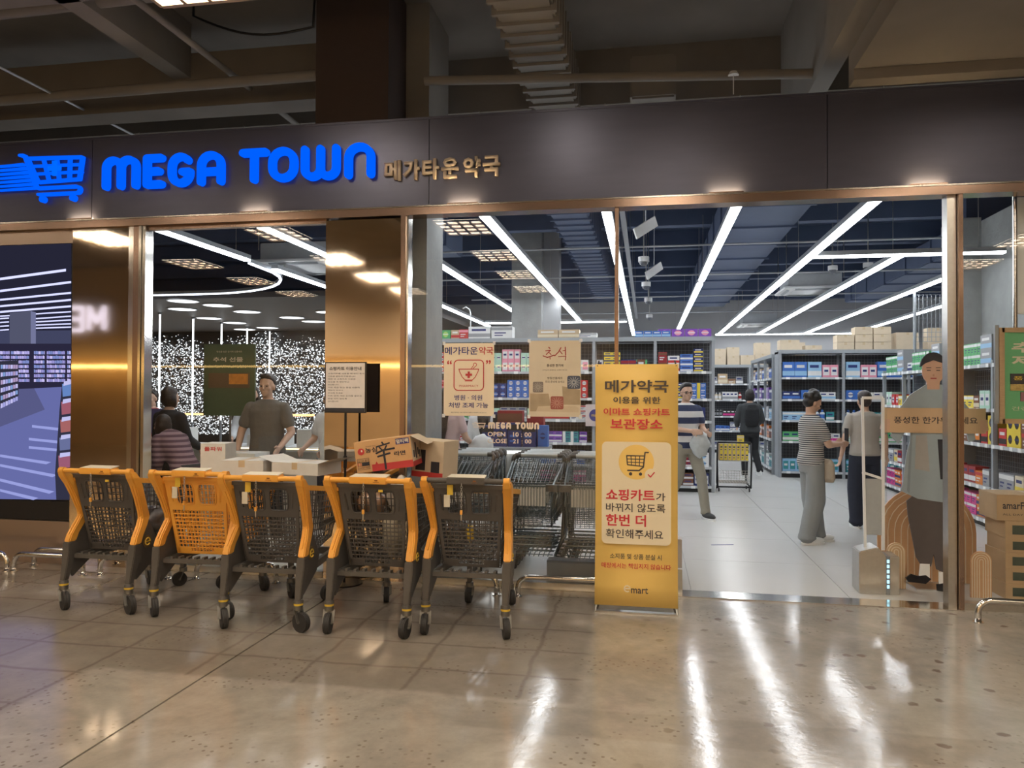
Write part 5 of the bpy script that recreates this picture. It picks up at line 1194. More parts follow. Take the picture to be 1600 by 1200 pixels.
# ------------------------------------------------------------------ counter, central display
CT = thing('service_counter', 'white pharmacy counter behind the left window', 'counter', (-4.9, 8.0, 0))
MB().b2(-3.0, 1.4, 0, .6, .90, .95).build('counter_top', M_white, CT, bev=.008); MB().b2(-2.95, 1.35, .05, .55, .0, .90).build('counter_front', mat('counter_cream', (.58, .56, .50), .5), CT)
MB().b2(-3.0, 1.4, -.005, 0, .93, .94).build('light_line', glow('counter_glow', (1, .75, .4), 4), CT)
for i, (x, y, w_, d_, h_, lb) in enumerate([(-5.55, 8.2, .4, .3, .2, 'white box with green print on the counter'), (-4.35, 8.25, .45, .3, .13, 'flat open white box on the counter'), (-3.8, 8.2, .3, .25, .2, 'pale carton at the right end of the counter')]):
    carton('cardboard_box', lb, 'cardboard box', (x, y, .951), (w_, d_, h_), (0, 0, .1), M_wcard, tape=False)
MN = thing('monitor', 'dark monitor showing its back on the counter', 'monitor', (-5.9, 8.3, .951)); MB().b2(-.22, .22, -.02, .02, .12, .42).build('screen', mat('purple_screen', (.12, .11, .25), .3), MN); MB().b2(-.03, .03, -.02, .02, 0, .13).build('stand', M_dgrey, MN); MB().b2(-.1, .1, -.08, .08, 0, .012).build('base', M_dgrey, MN)
GP = thing('poster_board', 'olive green board with an orange picture among the people at the left', 'sign', (-4.42, 7.45, 0))
MB().b2(-.30, .30, 0, .02, 1.32, 2.09).build('board', mat('olive_green_board', (.075, .115, .06), .5), GP)
MB().b2(-.24, .24, -.003, 0, 1.62, 1.78).build('picture', mat('picture_brown', (.14, .09, .05), .5), GP); MB().b2(.0, .22, -.005, -.003, 1.66, 1.77).build('orange_food', mat('picture_orange', (.65, .25, .04), .5, var=.4, scale=20), GP)
text('정성을 담은 한가위 선물세트', -.15, .15, 2.0, 2.02, -.002, M_cream, GP); text('추석 선물', -.19, .16, 1.90, 1.95, -.002, M_cream, GP, bold=.02); MB().cyl((0, .03, 0), (0, .03, 1.4), .012, n=8).build('pole', M_dgrey, GP); MB().cyl((0, .03, 0), (0, .03, .012), .16, n=24, smooth=False).build('base', M_dgrey, GP)
RT = thing('display_table', 'round display drum with a white lit rim behind the wire carts', 'display table', (-1.58, 9.0, 0))
MB().cyl((0, 0, .0), (0, 0, .88), .22, .22, n=32).build('drum', M_steel, RT); MB().cyl((0, 0, .92), (0, 0, .95), .46, n=40).build('table_top', mat('table_grey', (.3, .32, .34), .3), RT); MB().cyl((0, 0, .885), (0, 0, .919), .45, n=40).build('lit_rim', glow('rim_glow', (1, .98, .94), 3.5), RT)
MB().cyl((0, 0, 0), (0, 0, .02), .34, n=32).build('foot_plate', M_steel, RT)
for i, (x, y, z, w_, d_, h_, a, b, lb) in enumerate([(-1.86, 8.85, .951, .14, .12, .24, 'navy', 'blue', 'navy gift box at the left of the drum display'), (-1.70, 8.80, .951, .16, .12, .28, 'navy', 'purple', 'navy gift box left of the middle on the drum'), (-1.53, 8.8, .951, .16, .12, .28, 'navy', 'cream', 'navy gift box right in the middle on the drum'), (-1.36, 8.82, .951, .15, .12, .26, 'navy', 'blue', 'navy gift box right of the middle on the drum'), (-1.21, 8.9, .951, .12, .12, .25, 'blue', 'navy', 'blue gift box at the right of the drum display'),
        (-1.62, 9.0, .951, .30, .16, .42, 'crimson', 'brown', 'dark red gift box standing behind the navy ones'), (-1.80, 9.02, .951, .06, .16, .40, 'navy', 'grey', 'slim navy box behind the left gift boxes'), (-1.32, 9.05, .951, .2, .16, .36, 'crimson', 'cream', 'dark red gift box behind the right navy ones')]):
    o = link('gift_box', product_mesh(w_, d_, h_, a, 'navy' if a == 'blue' else 'black' if a == 'navy' else 'brown', [4, 3, 4][i % 3]).copy()); o.data.materials[2] = pm('blue' if a != 'crimson' else 'brown'); o.location = (x, y, z); tag(o, lb, 'gift box')
STK = thing('shelf_sign', 'small pale card with a dark blue disc on the fourth upright', 'sign', (-.84, 12.5, 1.23)); MB().b2(-.16, .12, 0, .01, -.18, .18).build('card', mat('card_pink', (.6, .5, .48), .5), STK); MB().prism([(.1*math.cos(a*.314)+.0, .1*math.sin(a*.314)) for a in range(20)], -.004, 0).build('disc', M_navy, STK); text('mart', -.06, .06, -.02, .02, -.006, M_yellow, STK)

# ------------------------------------------------------------------ sparkling wall and light bars at the left
BW = thing('sparkle_wall', 'dark wall covered with white sparkling light dots behind the left window', 'wall decoration', (-14.6, 19.6, 0))
MB().b2(-.5, 6.9, .05, .1, 0, 3.32).build('backing', mat('dark_backing', (.02, .022, .025), .3), BW)
mb = MB(); r_ = random.Random(3)
for i in range(9500):
    x = r_.uniform(0, 6.8); z = .5+2.75*(1-abs(r_.random()-r_.random())**.9) if False else r_.uniform(.4, 3.3)
    top = 3.08+.10*math.sin(x*2)+.07*math.sin(x*5); pr = 1 if z < top-.25 else max(.04, 1-(z-top+.25)/.50)**2
    if r_.random() > pr: continue
    s = r_.uniform(.008, .023)*(1 if z < top else .8); a = r_.uniform(0, 3)
    q = [(x+s*math.cos(a+k*1.047), -r_.uniform(0, .04), z+s*math.sin(a+k*1.047)*r_.uniform(.6, 1)) for k in range(6)]
    mb.add(q, [(0, 1, 2, 3, 4, 5)])
tag(mb.build('light_dots', glow('sparkle_white', (.93, .97, 1), 1.3), BW, fix=False), kind='stuff')
for i, (x, y) in enumerate([(-10.49, 14.88), (-10.34, 15.88), (-10.38, 17.13), (-10.4, 18.38), (-10.3, 19.4)]):
    t = thing('light_bar', 'white upright light bar behind the left window, %s' % ['leftmost and nearest', 'second from the left', 'third from the left', 'fourth from the left', 'rightmost and faintest'][i], 'light', (x, y, 0), 0, 'upright light bars')
    MB().cyl((0, 0, .9), (0, 0, 3.28), .018, n=8).build('tube', glow('bar_white', (.95, .98, 1), 3.2 if i < 4 else 1.2), t); MB().cyl((0, 0, 0), (0, 0, .9), .03, n=8).build('post', M_shelf, t); MB().cyl((0, 0, 3.28), (0, 0, 3.32), .04, n=8).build('cap', M_shelf, t)
o = MB().b2(-16, -9, 19.2, 19.5, .95, 1.0).build('warm_ledge', glow('ledge_warm', (1, .6, .25), 2)); tag(o, 'warm glowing ledge line across the sparkling wall', 'light')
for i, (x, y) in enumerate([(-9.6, 9.9), (-8.6, 10.9)]):
    pass
for i, x in enumerate((-4.08, -3.28)):
    t = thing('neck_lamp', 'thin white gooseneck lamp on the long unit, %s' % ['left', 'right'][i], 'lamp', (x+.3, 12.6, 2.52)); MB().tube([(0, 0, 0), (0, 0, .42), (-.02, 0, .5), (-.08, 0, .54), (-.14, 0, .52)], .012, 8).build('neck', M_white, t)

# ------------------------------------------------------------------ security gate, standee, arches
SGt = thing('security_gate', 'steel based security gate with clear panels in the doorway', 'security gate', (1.86, 6.5, 0))
mb = MB(); mb.prism([(-.20, 0), (.0, 0), (.0, .30), (-.06, .37), (-.20, .33)], -.10, .12, 'xz'); mb.build('base', M_steel, SGt, bev=.006)
MB().b2(.0, .028, -.10, .1, 0, .30).build('lit_slot', mat('slot_grey', (.2, .22, .24), .3), SGt); q = MB()
for k in range(6): q.b2(.004, .022, -.103, -.10, .05+.04*k, .075+.04*k)
q.build('slot_light', glow('slot_cyan', (.45, .85, 1), 1.5), SGt)
MB().b2(.03, .10, -.09, .12, 0, .30).build('rear_base', M_steel, SGt, bev=.004)
q = MB(); 
for x in (-.13, .005): q.bar((x, 0, .33), (x-.02*(x < 0), 0, 1.55), .022, .018)
q.bar((-.15, 0, .95), (.005, 0, .90), .02, .02); q.bar((-.15, 0, 1.55), (.005, 0, 1.55), .022, .022); q.build('white_frame', M_white, SGt)
MB().b2(.0, .035, .0, .006, .33, 1.55).build('clear_panel', M_GLASS, SGt); MB().b2(-.125, -.005, .0, .004, .45, .90).build('grey_panel', mat('clear_grey', (.35, .38, .4), .2), SGt)
SG2 = thing('security_gate', 'beige base of the second gate half hidden by the yellow banner', 'security gate', (.20, 6.55, 0)); MB().b2(-.05, .09, -.08, .1, 0, .36).build('base', mat('beige_gate', (.45, .40, .36), .4), SG2, bev=.005); MB().b2(.0, .03, -.01, .01, .36, 1.5).build('panel_edge', M_white, SG2)

def arch_board(label, x, y, w_, h_, rz, m, stripes=5, thick=.02):
    t = thing('arch_board', label, 'arch board', (x, y, 0), rz); r_ = w_/2
    out = [(-r_, 0)]+[(r_*math.cos(R(a)), h_-r_+r_*math.sin(R(a))) for a in range(180, -1, -10)]+[(r_, 0)]
    MB().prism(out, 0, thick).build('board', m, t)
    q = MB()
    for k in range(stripes):
        rr = r_*(1-(k+.6)/(stripes+.4)); q.stroke([(-rr, .0)]+[(rr*math.cos(R(a)), h_-r_+rr*math.sin(R(a))) for a in range(180, -1, -15)]+[(rr, .0)], .006, -.003, 0, 4, True)
    q.build('arc_lines', mat('arch_line_cream', (.78, .68, .52), .5), t)
    return t
M_a1 = mat('arch_peach', (.62, .36, .19), .5, var=.05); M_a2 = mat('arch_sand', (.60, .42, .25), .5, var=.05)
arch_board('large peach arch board with cream arcs behind the cut out figure', 2.33, 6.93, .76, .80, -.06, M_a1, 7)
arch_board('small arch board low at the right of the group', 2.56, 6.44, .15, .36, 0, M_a1, 4)
arch_board('tiny arch board at the left foot of the group', 2.0, 6.62, .14, .37, 0, M_a2, 3)
# flat printed cut-out figure in a traditional coat
CO = thing('cutout_figure', 'flat cut out of a man in a grey blue traditional coat and dark trousers', 'cut-out figure', (2.265, 6.58, 0)); TH = .012
def cut(poly, m, k, name): MB().prism(poly, -.0015*k-TH*.5, TH*.5).build(name, m, CO)
M_coat = mat('print_coat_blue', (.32, .39, .44), .6, var=.06); M_coatd = mat('print_coat_fold', (.24, .30, .34), .6); M_trou = mat('print_trousers', (.10, .085, .085), .6, var=.1); M_skinp = mat('print_skin', (.60, .38, .28), .6); M_shoe = mat('print_shoe', (.015, .014, .018), .3)
cut([(-.135, .78), (-.20, .72), (-.19, .60), (-.13, .27), (-.09, .20), (-.02, .20), (.0, .30), (.02, .18), (.10, .14), (.15, .20), (.19, .50), (.20, .78)], M_trou, 1, 'trousers')
cut([(-.11, .10), (-.10, .22), (-.03, .22), (-.03, .11)], M_tag, 2, 'socks'); cut([(.04, .03), (.04, .16), (.11, .16), (.11, .04)], M_tag, 2, 'socks')
cut([(-.21, .10), (-.19, .07), (-.06, .06), (-.02, .10), (-.06, .13), (-.12, .12), (-.17, .135)], M_shoe, 3, 'shoe'); cut([(.02, .06), (.025, .01), (.10, .0), (.125, .05), (.10, .08)], M_shoe, 3, 'shoe')
cut([(-.15, 1.30), (-.20, 1.10), (-.23, .86), (-.245, .80), (-.12, .74), (.08, .715), (.20, .73), (.21, .9), (.19, 1.30), (.235, 1.33), (.26, 1.20), (.31, 1.22), (.27, 1.46), (.18, 1.58), (.06, 1.66), (-.05, 1.66), (-.17, 1.58), (-.27, 1.44), (-.32, 1.24), (-.26, 1.18), (-.2, 1.3)], M_coat, 2, 'coat')
cut([(-.20, .8), (-.17, 1.3), (-.155, 1.3), (-.18, .78)], M_coatd, 3, 'coat_fold'); cut([(.10, .73), (.08, 1.28), (.10, 1.28), (.125, .73)], M_coatd, 3, 'coat_fold')
cut([(-.13, 1.25), (-.14, .98), (-.03, .96), (-.05, 1.25)], mat('print_ribbon', (.38, .37, .36), .6), 4, 'ribbon'); cut([(.03, 1.22), (.05, .90), (.10, .90), (.09, 1.22)], M_ink, 4, 'tassel')
cut([(-.045, 1.62), (.045, 1.62), (.05, 1.72), (-.05, 1.72)], M_skinp, 3, 'neck')
cut([(.09*math.cos(R(a))*(.92), 1.775+.115*math.sin(R(a))) for a in range(0, 360, 18)], M_skinp, 4, 'face')
cut([(.098*math.cos(R(a)), 1.80+.12*math.sin(R(a))) for a in range(0, 181, 15)]+[(-.06, 1.83), (.0, 1.855), (.07, 1.83)], M_ink, 5, 'hair')
q = MB(); 
for s in (-1, 1): q.b2(s*.035-.014, s*.035+.014, -.0155, -.013, 1.77, 1.776); q.b2(s*.035-.018, s*.035+.018, -.0155, -.013, 1.792, 1.797)
q.build('eyes', M_ink, CO); MB().b2(-.022, .022, -.0155, -.013, 1.705, 1.713).build('mouth', M_crim, CO); MB().b2(-.007, .007, -.0155, -.013, 1.725, 1.742).build('nose', mat('print_skin_dark', (.48, .28, .20), .6), CO)
MB().b2(-.37, .38, -.022, -.013, 1.27, 1.47).build('held_plaque', mat('plaque_tan', (.60, .42, .26), .5, var=.05), CO); text('풍성한 한가위 되세요', -.30, .32, 1.345, 1.40, -.0225, M_ink, CO, bold=.015)
cut([(-.40, 1.30), (-.36, 1.27), (-.33, 1.30), (-.33, 1.38), (-.38, 1.38)], M_skinp, 12, 'hand'); cut([(.40, 1.30), (.36, 1.27), (.34, 1.30), (.34, 1.38), (.39, 1.38)], M_skinp, 12, 'hand')
MB().b2(-.12, .12, .02, .26, 0, .012).build('foot_plate', M_steel, CO); MB().cyl((0, .006, 1.0), (0, .24, .012), .006, n=6).build('rear_brace', M_steel, CO)
o = MB().b2(-.004, .004, 0, .0, 0, 0) if False else None

# ------------------------------------------------------------------ PEOPLE
M_skin = mat('skin', (.56, .36, .26), .5, var=.05, scale=30); M_hair = mat('black_hair', (.012, .010, .010), .38, var=.4, scale=60, bump=.3); M_hairb = mat('dark_brown_hair', (.028, .018, .014), .38, var=.4, scale=60, bump=.3)
def cloth(name, c, **k): return mat(name, c, .85, var=.10, scale=8, bump=.35, bscale=14, **k)
def stripe_mat(name, a, b, period):
    if name in MATS: return MATS[name]
    m = bpy.data.materials.new(name); m.use_nodes = True; nt = m.node_tree; N = nt.nodes; L = nt.links; bs = N['Principled BSDF']; bs.inputs['Roughness'].default_value = .85
    tc = N.new('ShaderNodeTexCoord'); sx = N.new('ShaderNodeSeparateXYZ'); L.new(tc.outputs['Object'], sx.inputs[0])
    d = N.new('ShaderNodeMath'); d.operation = 'DIVIDE'; d.inputs[1].default_value = period; L.new(sx.outputs['Z'], d.inputs[0])
    fr_ = N.new('ShaderNodeMath'); fr_.operation = 'FRACT'; L.new(d.outputs[0], fr_.inputs[0])
    gt_ = N.new('ShaderNodeMath'); gt_.operation = 'GREATER_THAN'; gt_.inputs[1].default_value = .5; L.new(fr_.outputs[0], gt_.inputs[0])
    mx = N.new('ShaderNodeMix'); mx.data_type = 'RGBA'; mx.inputs[6].default_value = (*a, 1); mx.inputs[7].default_value = (*b, 1); L.new(gt_.outputs[0], mx.inputs[0]); L.new(mx.outputs[2], bs.inputs['Base Color'])
    MATS[name] = m; return m
def remesh(mb, name, m, parent, vox, smooth=3):
    me = mb.mesh(name+'_src', m); b = bmesh.new(); b.from_mesh(me); bmesh.ops.recalc_face_normals(b, faces=b.faces); b.to_mesh(me); b.free()
    o = bpy.data.objects.new('src', me); COL.objects.link(o)
    md = o.modifiers.new('r', 'REMESH'); md.mode = 'VOXEL'; md.voxel_size = vox; md.use_smooth_shade = True
    if smooth: s = o.modifiers.new('s', 'SMOOTH'); s.factor = .5; s.iterations = smooth
    dg = bpy.context.evaluated_depsgraph_get(); res = bpy.data.meshes.new_from_object(o.evaluated_get(dg)); res.name = name
    bpy.data.objects.remove(o); bpy.data.meshes.remove(me)
    res.materials.clear(); res.materials.append(m)
    for p_ in res.polygons: p_.use_smooth = True
    return link(name, res, parent)
def chain(mb, pts, rs, n=12):
    """tapered limb with round joints"""
    for (p, q), (r0, r1) in zip(zip(pts, pts[1:]), zip(rs, rs[1:])): mb.cyl(p, q, r0, r1, n)
    for p, r_ in zip(pts, rs): mb.sphere(p, r_, n, 8)
def loftz(mb, secs, n=18):
    """closed loft through ellipses (cx, cy, z, rx, ry)"""
    vs = []
    for cx, cy, z, rx, ry in secs: vs += [(cx+rx*math.cos(2*math.pi*j/n), cy+ry*math.sin(2*math.pi*j/n), z) for j in range(n)]
    k = len(secs); fs = [tuple(range(n))[::-1], tuple((k-1)*n+j for j in range(n))]
    for i in range(k-1): a = i*n; b = a+n; fs += [(a+j, a+(j+1) % n, b+(j+1) % n, b+j) for j in range(n)]
    mb.add(vs, fs, True)
def V3(*a): return Vector(a)
def human(label, loc, rz, H=1.65, top=None, bottom=None, sleeve='short', arms=None, legs=None, hair='short', hm=None, lean=0., shoes=None, wide=1., female=False, hem=.86, legw=1., glasses=False, topth=1., stripes=None, headturn=0., headpitch=0., face=True):
    k = H/1.70
    T = thing('person', label, 'person', loc, rz)
    J = dict(sl=V3(-.170, 0, 1.362), sr=V3(.170, 0, 1.362), el=V3(-.215, -.02, 1.11), er=V3(.215, -.02, 1.11), wl=V3(-.225, .06, .87), wr=V3(.225, .06, .87),
             hl=V3(-.088, 0, .90), hr=V3(.088, 0, .90), kl=V3(-.095, .02, .49), kr=V3(.095, .02, .49), al=V3(-.10, -.02, .085), ar=V3(.10, -.02, .085))
    if female: J['sl'].x, J['sr'].x = -.155, .155
    for d_ in (arms or {}), (legs or {}):
        for a, b in d_.items(): J[a] = V3(*b)
    piv = V3(0, 0, .92)
    LM = Matrix.Translation(piv) @ Matrix.Rotation(-lean, 4, 'X') @ Matrix.Translation(-piv)
    up_ = lambda p: LM @ Vector(p)
    for a in ('sl', 'sr', 'el', 'er', 'wl', 'wr'): J[a] = up_(J[a])
    sc = lambda p: Vector(p)*k
    for a in J: J[a] = sc(J[a])
    def torso(mb, e=0., z0=.82, z1=1.47):
        sw = .165 if female else .185
        secs = [(0, -.01, z0, .155+e, .105+e), (0, -.015, .92, .165+e, .115+e), (0, -.005, 1.06, (.125 if female else .145)+e, .095+e), (0, .0, 1.20, .150+e, .108+e), (0, -.005, 1.33, .165+e, .105+e), (0, -.01, 1.40, sw-.035+e, .082+e), (0, -.012, 1.45, .075+e*.6, .06+e*.5)]
        m2 = MB(); loftz(m2, secs)
        vs = [sc(up_(v) if v[2] > .93 else v) for v in m2.v]; mb.add(vs, m2.f, True)
    # --- body
    B = MB(); torso(B)
    hd = up_(V3(0, .015, 1.575)); HM = Matrix.Translation(hd) @ Matrix.Rotation(headturn, 4, 'Z') @ Matrix.Rotation(-headpitch, 4, 'X')
    h = lambda x, y, z: sc(HM @ V3(x, y, z))
    B.cyl(sc(up_(V3(0, -.015, 1.42))), h(0, -.015, -.04), .052*k, .048*k, 14)
    # skull, jaw
    m2 = MB(); m2.sphere((0, -.012, .035), (.074, .092, .092), 18, 12); m2.sphere((0, .018, -.035), (.056, .066, .072), 16, 10); m2.sphere((0, .05, -.075), (.028, .026, .026), 12, 8)
    m2.sphere((0, .086, -.005), (.011, .016, .026), 10, 8); m2.sphere((0, .094, -.020), (.015, .013, .011), 10, 8)
    m2.sphere((0, .074, -.052), (.022, .012, .009), 10, 6)
    for s in (-1, 1): m2.sphere((s*.032, .072, .022), (.024, .012, .008), 8, 6); m2.sphere((s*.074, -.008, -.005), (.010, .020, .031), 10, 8); m2.sphere((s*.04, .055, -.02), (.024, .022, .022), 8, 6)
    B.add([h(*v) for v in m2.v], m2.f, True)
    for s in 'lr':
        S_, E_, W_ = J['s'+s], J['e'+s], J['w'+s]
        chain(B, [S_, E_, W_], [.052*k, .040*k, .026*k])
        chain(B, [J['h'+s], J['k'+s], J['a'+s]], [.085*k, .058*k, .040*k])
        f = J['a'+s]; B.sphere(f+V3(0, .06, -.045)*k, (.042*k, .12*k, .032*k), 12, 8)
        # hand: palm, four fingers, thumb
        d = (W_-E_).normalized(); side = 1 if s == 'r' else -1
        nrm = d.cross(V3(side, 0, 0)); nrm = nrm.normalized() if nrm.length > .2 else V3(0, 1, 0)
        lat = nrm.cross(d).normalized(); fw_ = nrm
        pc = W_+d*.045*k
        M_ = Matrix((lat, d, nrm)).transposed()   # local x across the palm edge, y along, z palm thickness
        m2 = MB(); m2.sphere((0, 0, 0), (.017*k, .048*k, .038*k), 10, 8); B.add([pc+M_ @ Vector(v) for v in m2.v], m2.f, True)
        for q_, (o_, l_) in enumerate(((.030, .070), (.010, .078), (-.010, .072), (-.029, .058))):
            b0 = pc+d*.040*k+fw_*o_*k; b1 = b0+d*l_*.55*k-lat*side*.004*k; b2 = b1+(d*.8-lat*side*.6).normalized()*l_*.5*k
            chain(B, [b0-d*.02*k, b1, b2], [.0095*k, .0088*k, .0075*k], 8)
        t0 = pc-d*.015*k+fw_*.028*k; t1 = t0+(d*.6+fw_*.7).normalized()*.038*k; t2 = t1+(d*.95+fw_*.2).normalized()*.030*k
        chain(B, [t0, t1, t2], [.013*k, .011*k, .009*k], 8)
    remesh(B, 'body', M_skin, T, .0095, 2)
    # --- trousers
    if bottom:
        q = MB(); loftz(q, [(0, -.012, .80, .165, .12), (0, -.012, .90, .172, .125), (0, -.01, .985, .150, .112)])
        q.v = [tuple(sc(v)) for v in q.v]
        for s in 'lr':
            a_ = J['a'+s]+V3(0, 0, .01); chain(q, [J['h'+s], J['k'+s], a_], [.098*k, .070*k*legw, .058*k*legw], 14)
            q.cyl(a_+V3(0, 0, .02), a_-V3(0, 0, .035), .06*k*legw, .066*k*legw, 14)
        remesh(q, 'trousers', bottom, T, .013, 2)
    # --- shirt
    if top:
        q = MB(); torso(q, .022*topth, hem)
        for s in 'lr':
            S_, E_, W_ = J['s'+s], J['e'+s], J['w'+s]
            if sleeve == 'long': chain(q, [S_, E_, E_.lerp(W_, .93)], [.064*k*min(topth,1.08), .056*k*min(topth,1.15), .042*k*min(topth,1.2)])
            elif sleeve == 'short': chain(q, [S_, S_.lerp(E_, .62)], [.062*k*min(topth,1.06), .060*k*min(topth,1.1)]); 
            elif sleeve == 'three': chain(q, [S_, E_, E_.lerp(W_, .25)], [.063*k*min(topth,1.08), .058*k*min(topth,1.1), .05*k*min(topth,1.1)])
            else: q.sphere(S_, .06*k, 12, 8)
        remesh(q, 'shirt', top, T, .012, 3)
    # --- shoes
    for s in 'lr':
        f = J['a'+s]; q = MB(); q.sphere(f+V3(0, .07, -.040)*k, (.05*k, .135*k, .042*k), 16, 10); q.sphere(f+V3(0, -.01, -.01)*k, (.046*k, .055*k, .05*k), 12, 8)
        q.v = [(v[0], v[1], max(v[2], f.z-.085*k+.004)) for v in q.v]
        so = q.build('shoe', shoes or M_tag, T); q = MB(); q.prism([(f.x+.050*k*math.cos(t_), f.y+.07*k+.138*k*math.sin(t_)) for t_ in [i*.349 for i in range(18)]], f.z-.085*k, f.z-.062*k, 'xy'); q.build('sole', M_tag if shoes is None or True else M_rubber, so)
    # --- hair
    hm = hm or M_hair; q = MB(); m2 = MB()
    m2.sphere((0, -.022, .052), (.084, .098, .092), 18, 12)
    if hair == 'short': m2.sphere((0, -.045, .0), (.074, .072, .07), 14, 10); m2.sphere((0, .04, .105), (.06, .05, .035), 12, 8)
    elif hair == 'bob': m2.sphere((0, -.03, .0), (.096, .088, .105), 16, 10); m2.sphere((-.06, .0, -.03), (.035, .06, .07), 12, 8); m2.sphere((.06, .0, -.03), (.035, .06, .07), 12, 8)
    elif hair == 'curly':
        r2 = random.Random(5)
        for i in range(26): a = r2.uniform(0, 6.28); b = r2.uniform(-.2, 1.4); m2.sphere((math.cos(a)*.075*math.cos(b), -.025+math.sin(a)*.085*math.cos(b)-.01, .05+.085*math.sin(b)), .032, 8, 6)
        m2.sphere((0, -.05, .0), (.078, .07, .07), 14, 10)
    elif hair == 'long':
        m2.sphere((0, -.04, .0), (.088, .08, .10), 16, 10)
    # carve the face side by pushing hair forward limit
    m2.v = [(v[0], min(v[1], .082 if v[2] > .09 else .0+.074*((v[2]-.03)/.06)**1.5) if v[2] > .03 else min(v[1], .0), v[2]) for v in m2.v]
    q.add([h(*v) for v in m2.v], m2.f, True)
    if hair == 'long':
        pts = [h(0, -.055, .02), h(0, -.085, -.12), up_(V3(0, -.125, 1.36))*k, up_(V3(.01, -.145, 1.20))*k, up_(V3(.015, -.14, 1.08))*k]
        for dx, rr in ((-.045, .045), (0, .05), (.045, .045)): q.tube([p_+V3(dx*(1-.5*i/4), 0, 0) for i, p_ in enumerate(pts)], [.05, .052, .048, .036, .010], 12)
    remesh(q, 'hair', hm, T, .010, 1)
    # --- eyes
    if face:
        q = MB()
        for s in (-1, 1): q.sphere(h(s*.030, .078, .006), .0095*k, 10, 6)
        q.build('eyes', M_ink, T)
        if glasses:
            q = MB()
            for s in (-1, 1): q.tube([h(s*.033+.024*math.cos(a), .098, .006+.018*math.sin(a)) for a in [i*.524 for i in range(12)]], .0022, 5, closed=True); q.bar(h(s*.057, .098, .008), h(s*.08, -.01, .012), .004, .004)
            q.bar(h(-.01, .1, .008), h(.01, .1, .008), .004, .004); q.build('glasses', M_black, T)
    return T
PI = math.pi
c_blk = cloth('black_cloth', (.014, .015, .018)); c_navy = cloth('navy_cloth', (.018, .022, .038)); c_pink = cloth('pale_pink_cloth', (.62, .47, .48)); c_white = cloth('white_cloth', (.66, .68, .70))
c_greyj = cloth('grey_denim', (.26, .275, .28)); c_khaki = cloth('khaki_cloth', (.28, .26, .21)); c_tee = cloth('taupe_cloth', (.13, .12, .105)); c_dgrey = cloth('charcoal_cloth', (.045, .05, .055)); c_beige = cloth('beige_cloth', (.38, .35, .31))
hp = dict(wl=(-.17, .27, 1.02), wr=(.17, .27, 1.02), el=(-.22, .04, 1.12), er=(.22, .04, 1.12))     # forearms forward
# 1 long haired woman in pink
human('woman with long dark hair in a pale pink top seen from behind the poster', (-2.22, 8.30, 0), -.35, 1.64, c_pink, c_blk, 'short', hp, None, 'long', M_hairb, female=True, hem=.92)
# 2 white top
human('person with long dark hair and a white top beside the pink one', (-2.03, 9.40, 0), .1, 1.56, c_white, c_dgrey, 'three', hp, None, 'long', M_hair, female=True, hem=.84, topth=1.2)
# 3 man with glasses
stp = stripe_mat('navy_white_stripes', (.62, .62, .62), (.03, .04, .09), .16)
mn = human('man with glasses in a navy and white striped polo half behind the banner', (.50, 10.1, 0), PI+.5, 1.72, stp, c_khaki, 'short', dict(el=(.0-.22, .04, 1.12), wl=(-.14, .26, 1.08), er=(.22, .04, 1.12), wr=(.10, .28, 1.10)), dict(kl=(-.10, .20, .52), al=(-.10, .30, .085), kr=(.09, -.02, .50), ar=(.10, -.30, .10)), 'short', glasses=True, shoes=mat('dark_shoe', (.03, .03, .03), .5), headturn=-.2)
crumple('carrier_bag', 'pale grey plastic bag held by the man with glasses', 'bag', (.66, 9.82, .95), (.24, .16, .34), mat('grey_film', (.45, .48, .48), .35, var=.2), 11)
# 4 person in black
hb = human('person in a black hooded jacket walking away beside the far trolley', (1.93, 15.0, 0), .15, 1.68, c_dgrey, c_blk, 'long', dict(el=(-.24, .03, 1.13), wl=(-.18, .22, 1.0), er=(.24, .02, 1.13), wr=(.2, .2, 1.02)), dict(kr=(.10, .02, .52), ar=(.13, -.22, .16)), 'bob', M_hair, topth=1.5, hem=.88)
q = MB(); loftz(q, [(0, -.15, 1.0, .12, .06), (0, -.17, 1.1, .14, .075), (0, -.17, 1.3, .13, .07), (0, -.15, 1.40, .08, .05)]); o = remesh(q, 'backpack', c_blk, hb, .012, 2)
# 5 striped top, grey jeans
st2 = stripe_mat('thin_grey_stripes', (.55, .54, .52), (.05, .05, .06), .022)
h5 = human('person in a thin striped top and wide grey jeans looking at a phone', (1.73, 8.5, 0), -PI/2+.25, 1.60, st2, c_greyj, 'short', dict(el=(-.20, .10, 1.12), wl=(-.08, .30, 1.12), er=(.20, .10, 1.12), wr=(.08, .30, 1.12)), dict(kl=(-.09, .04, .49), al=(-.08, .10, .085), kr=(.09, .0, .49), ar=(.09, -.10, .085)), 'curly', M_hair, topth=1.15, legw=1.55, hem=.88, headpitch=.45)
q = MB(); loftz(q, [(.0, 0, -.14, .10, .05), (0, 0, -.10, .13, .06), (0, 0, .05, .12, .055), (0, 0, .1, .08, .03)]); q.v = [(v[0]+.10, v[1]+.12, v[2]+.80) for v in q.v]; remesh(q, 'shoulder_bag', cloth('bag_tan', (.40, .34, .27)), h5, .010, 2)
q = MB(); q.b2(-.035, .035, .38, .39, 1.08, 1.22); q.build('phone', M_black, h5)
# 6 navy trousers
human('person in a beige top and loose navy trousers facing the shelves', (2.55, 9.6, 0), .1, 1.62, c_beige, c_navy, 'short', dict(el=(-.24, -.02, 1.12), wl=(-.27, .03, .90), er=(.24, -.02, 1.12), wr=(.27, .02, .92)), None, 'short', M_hairb, topth=1.15, legw=1.5, hem=.9)
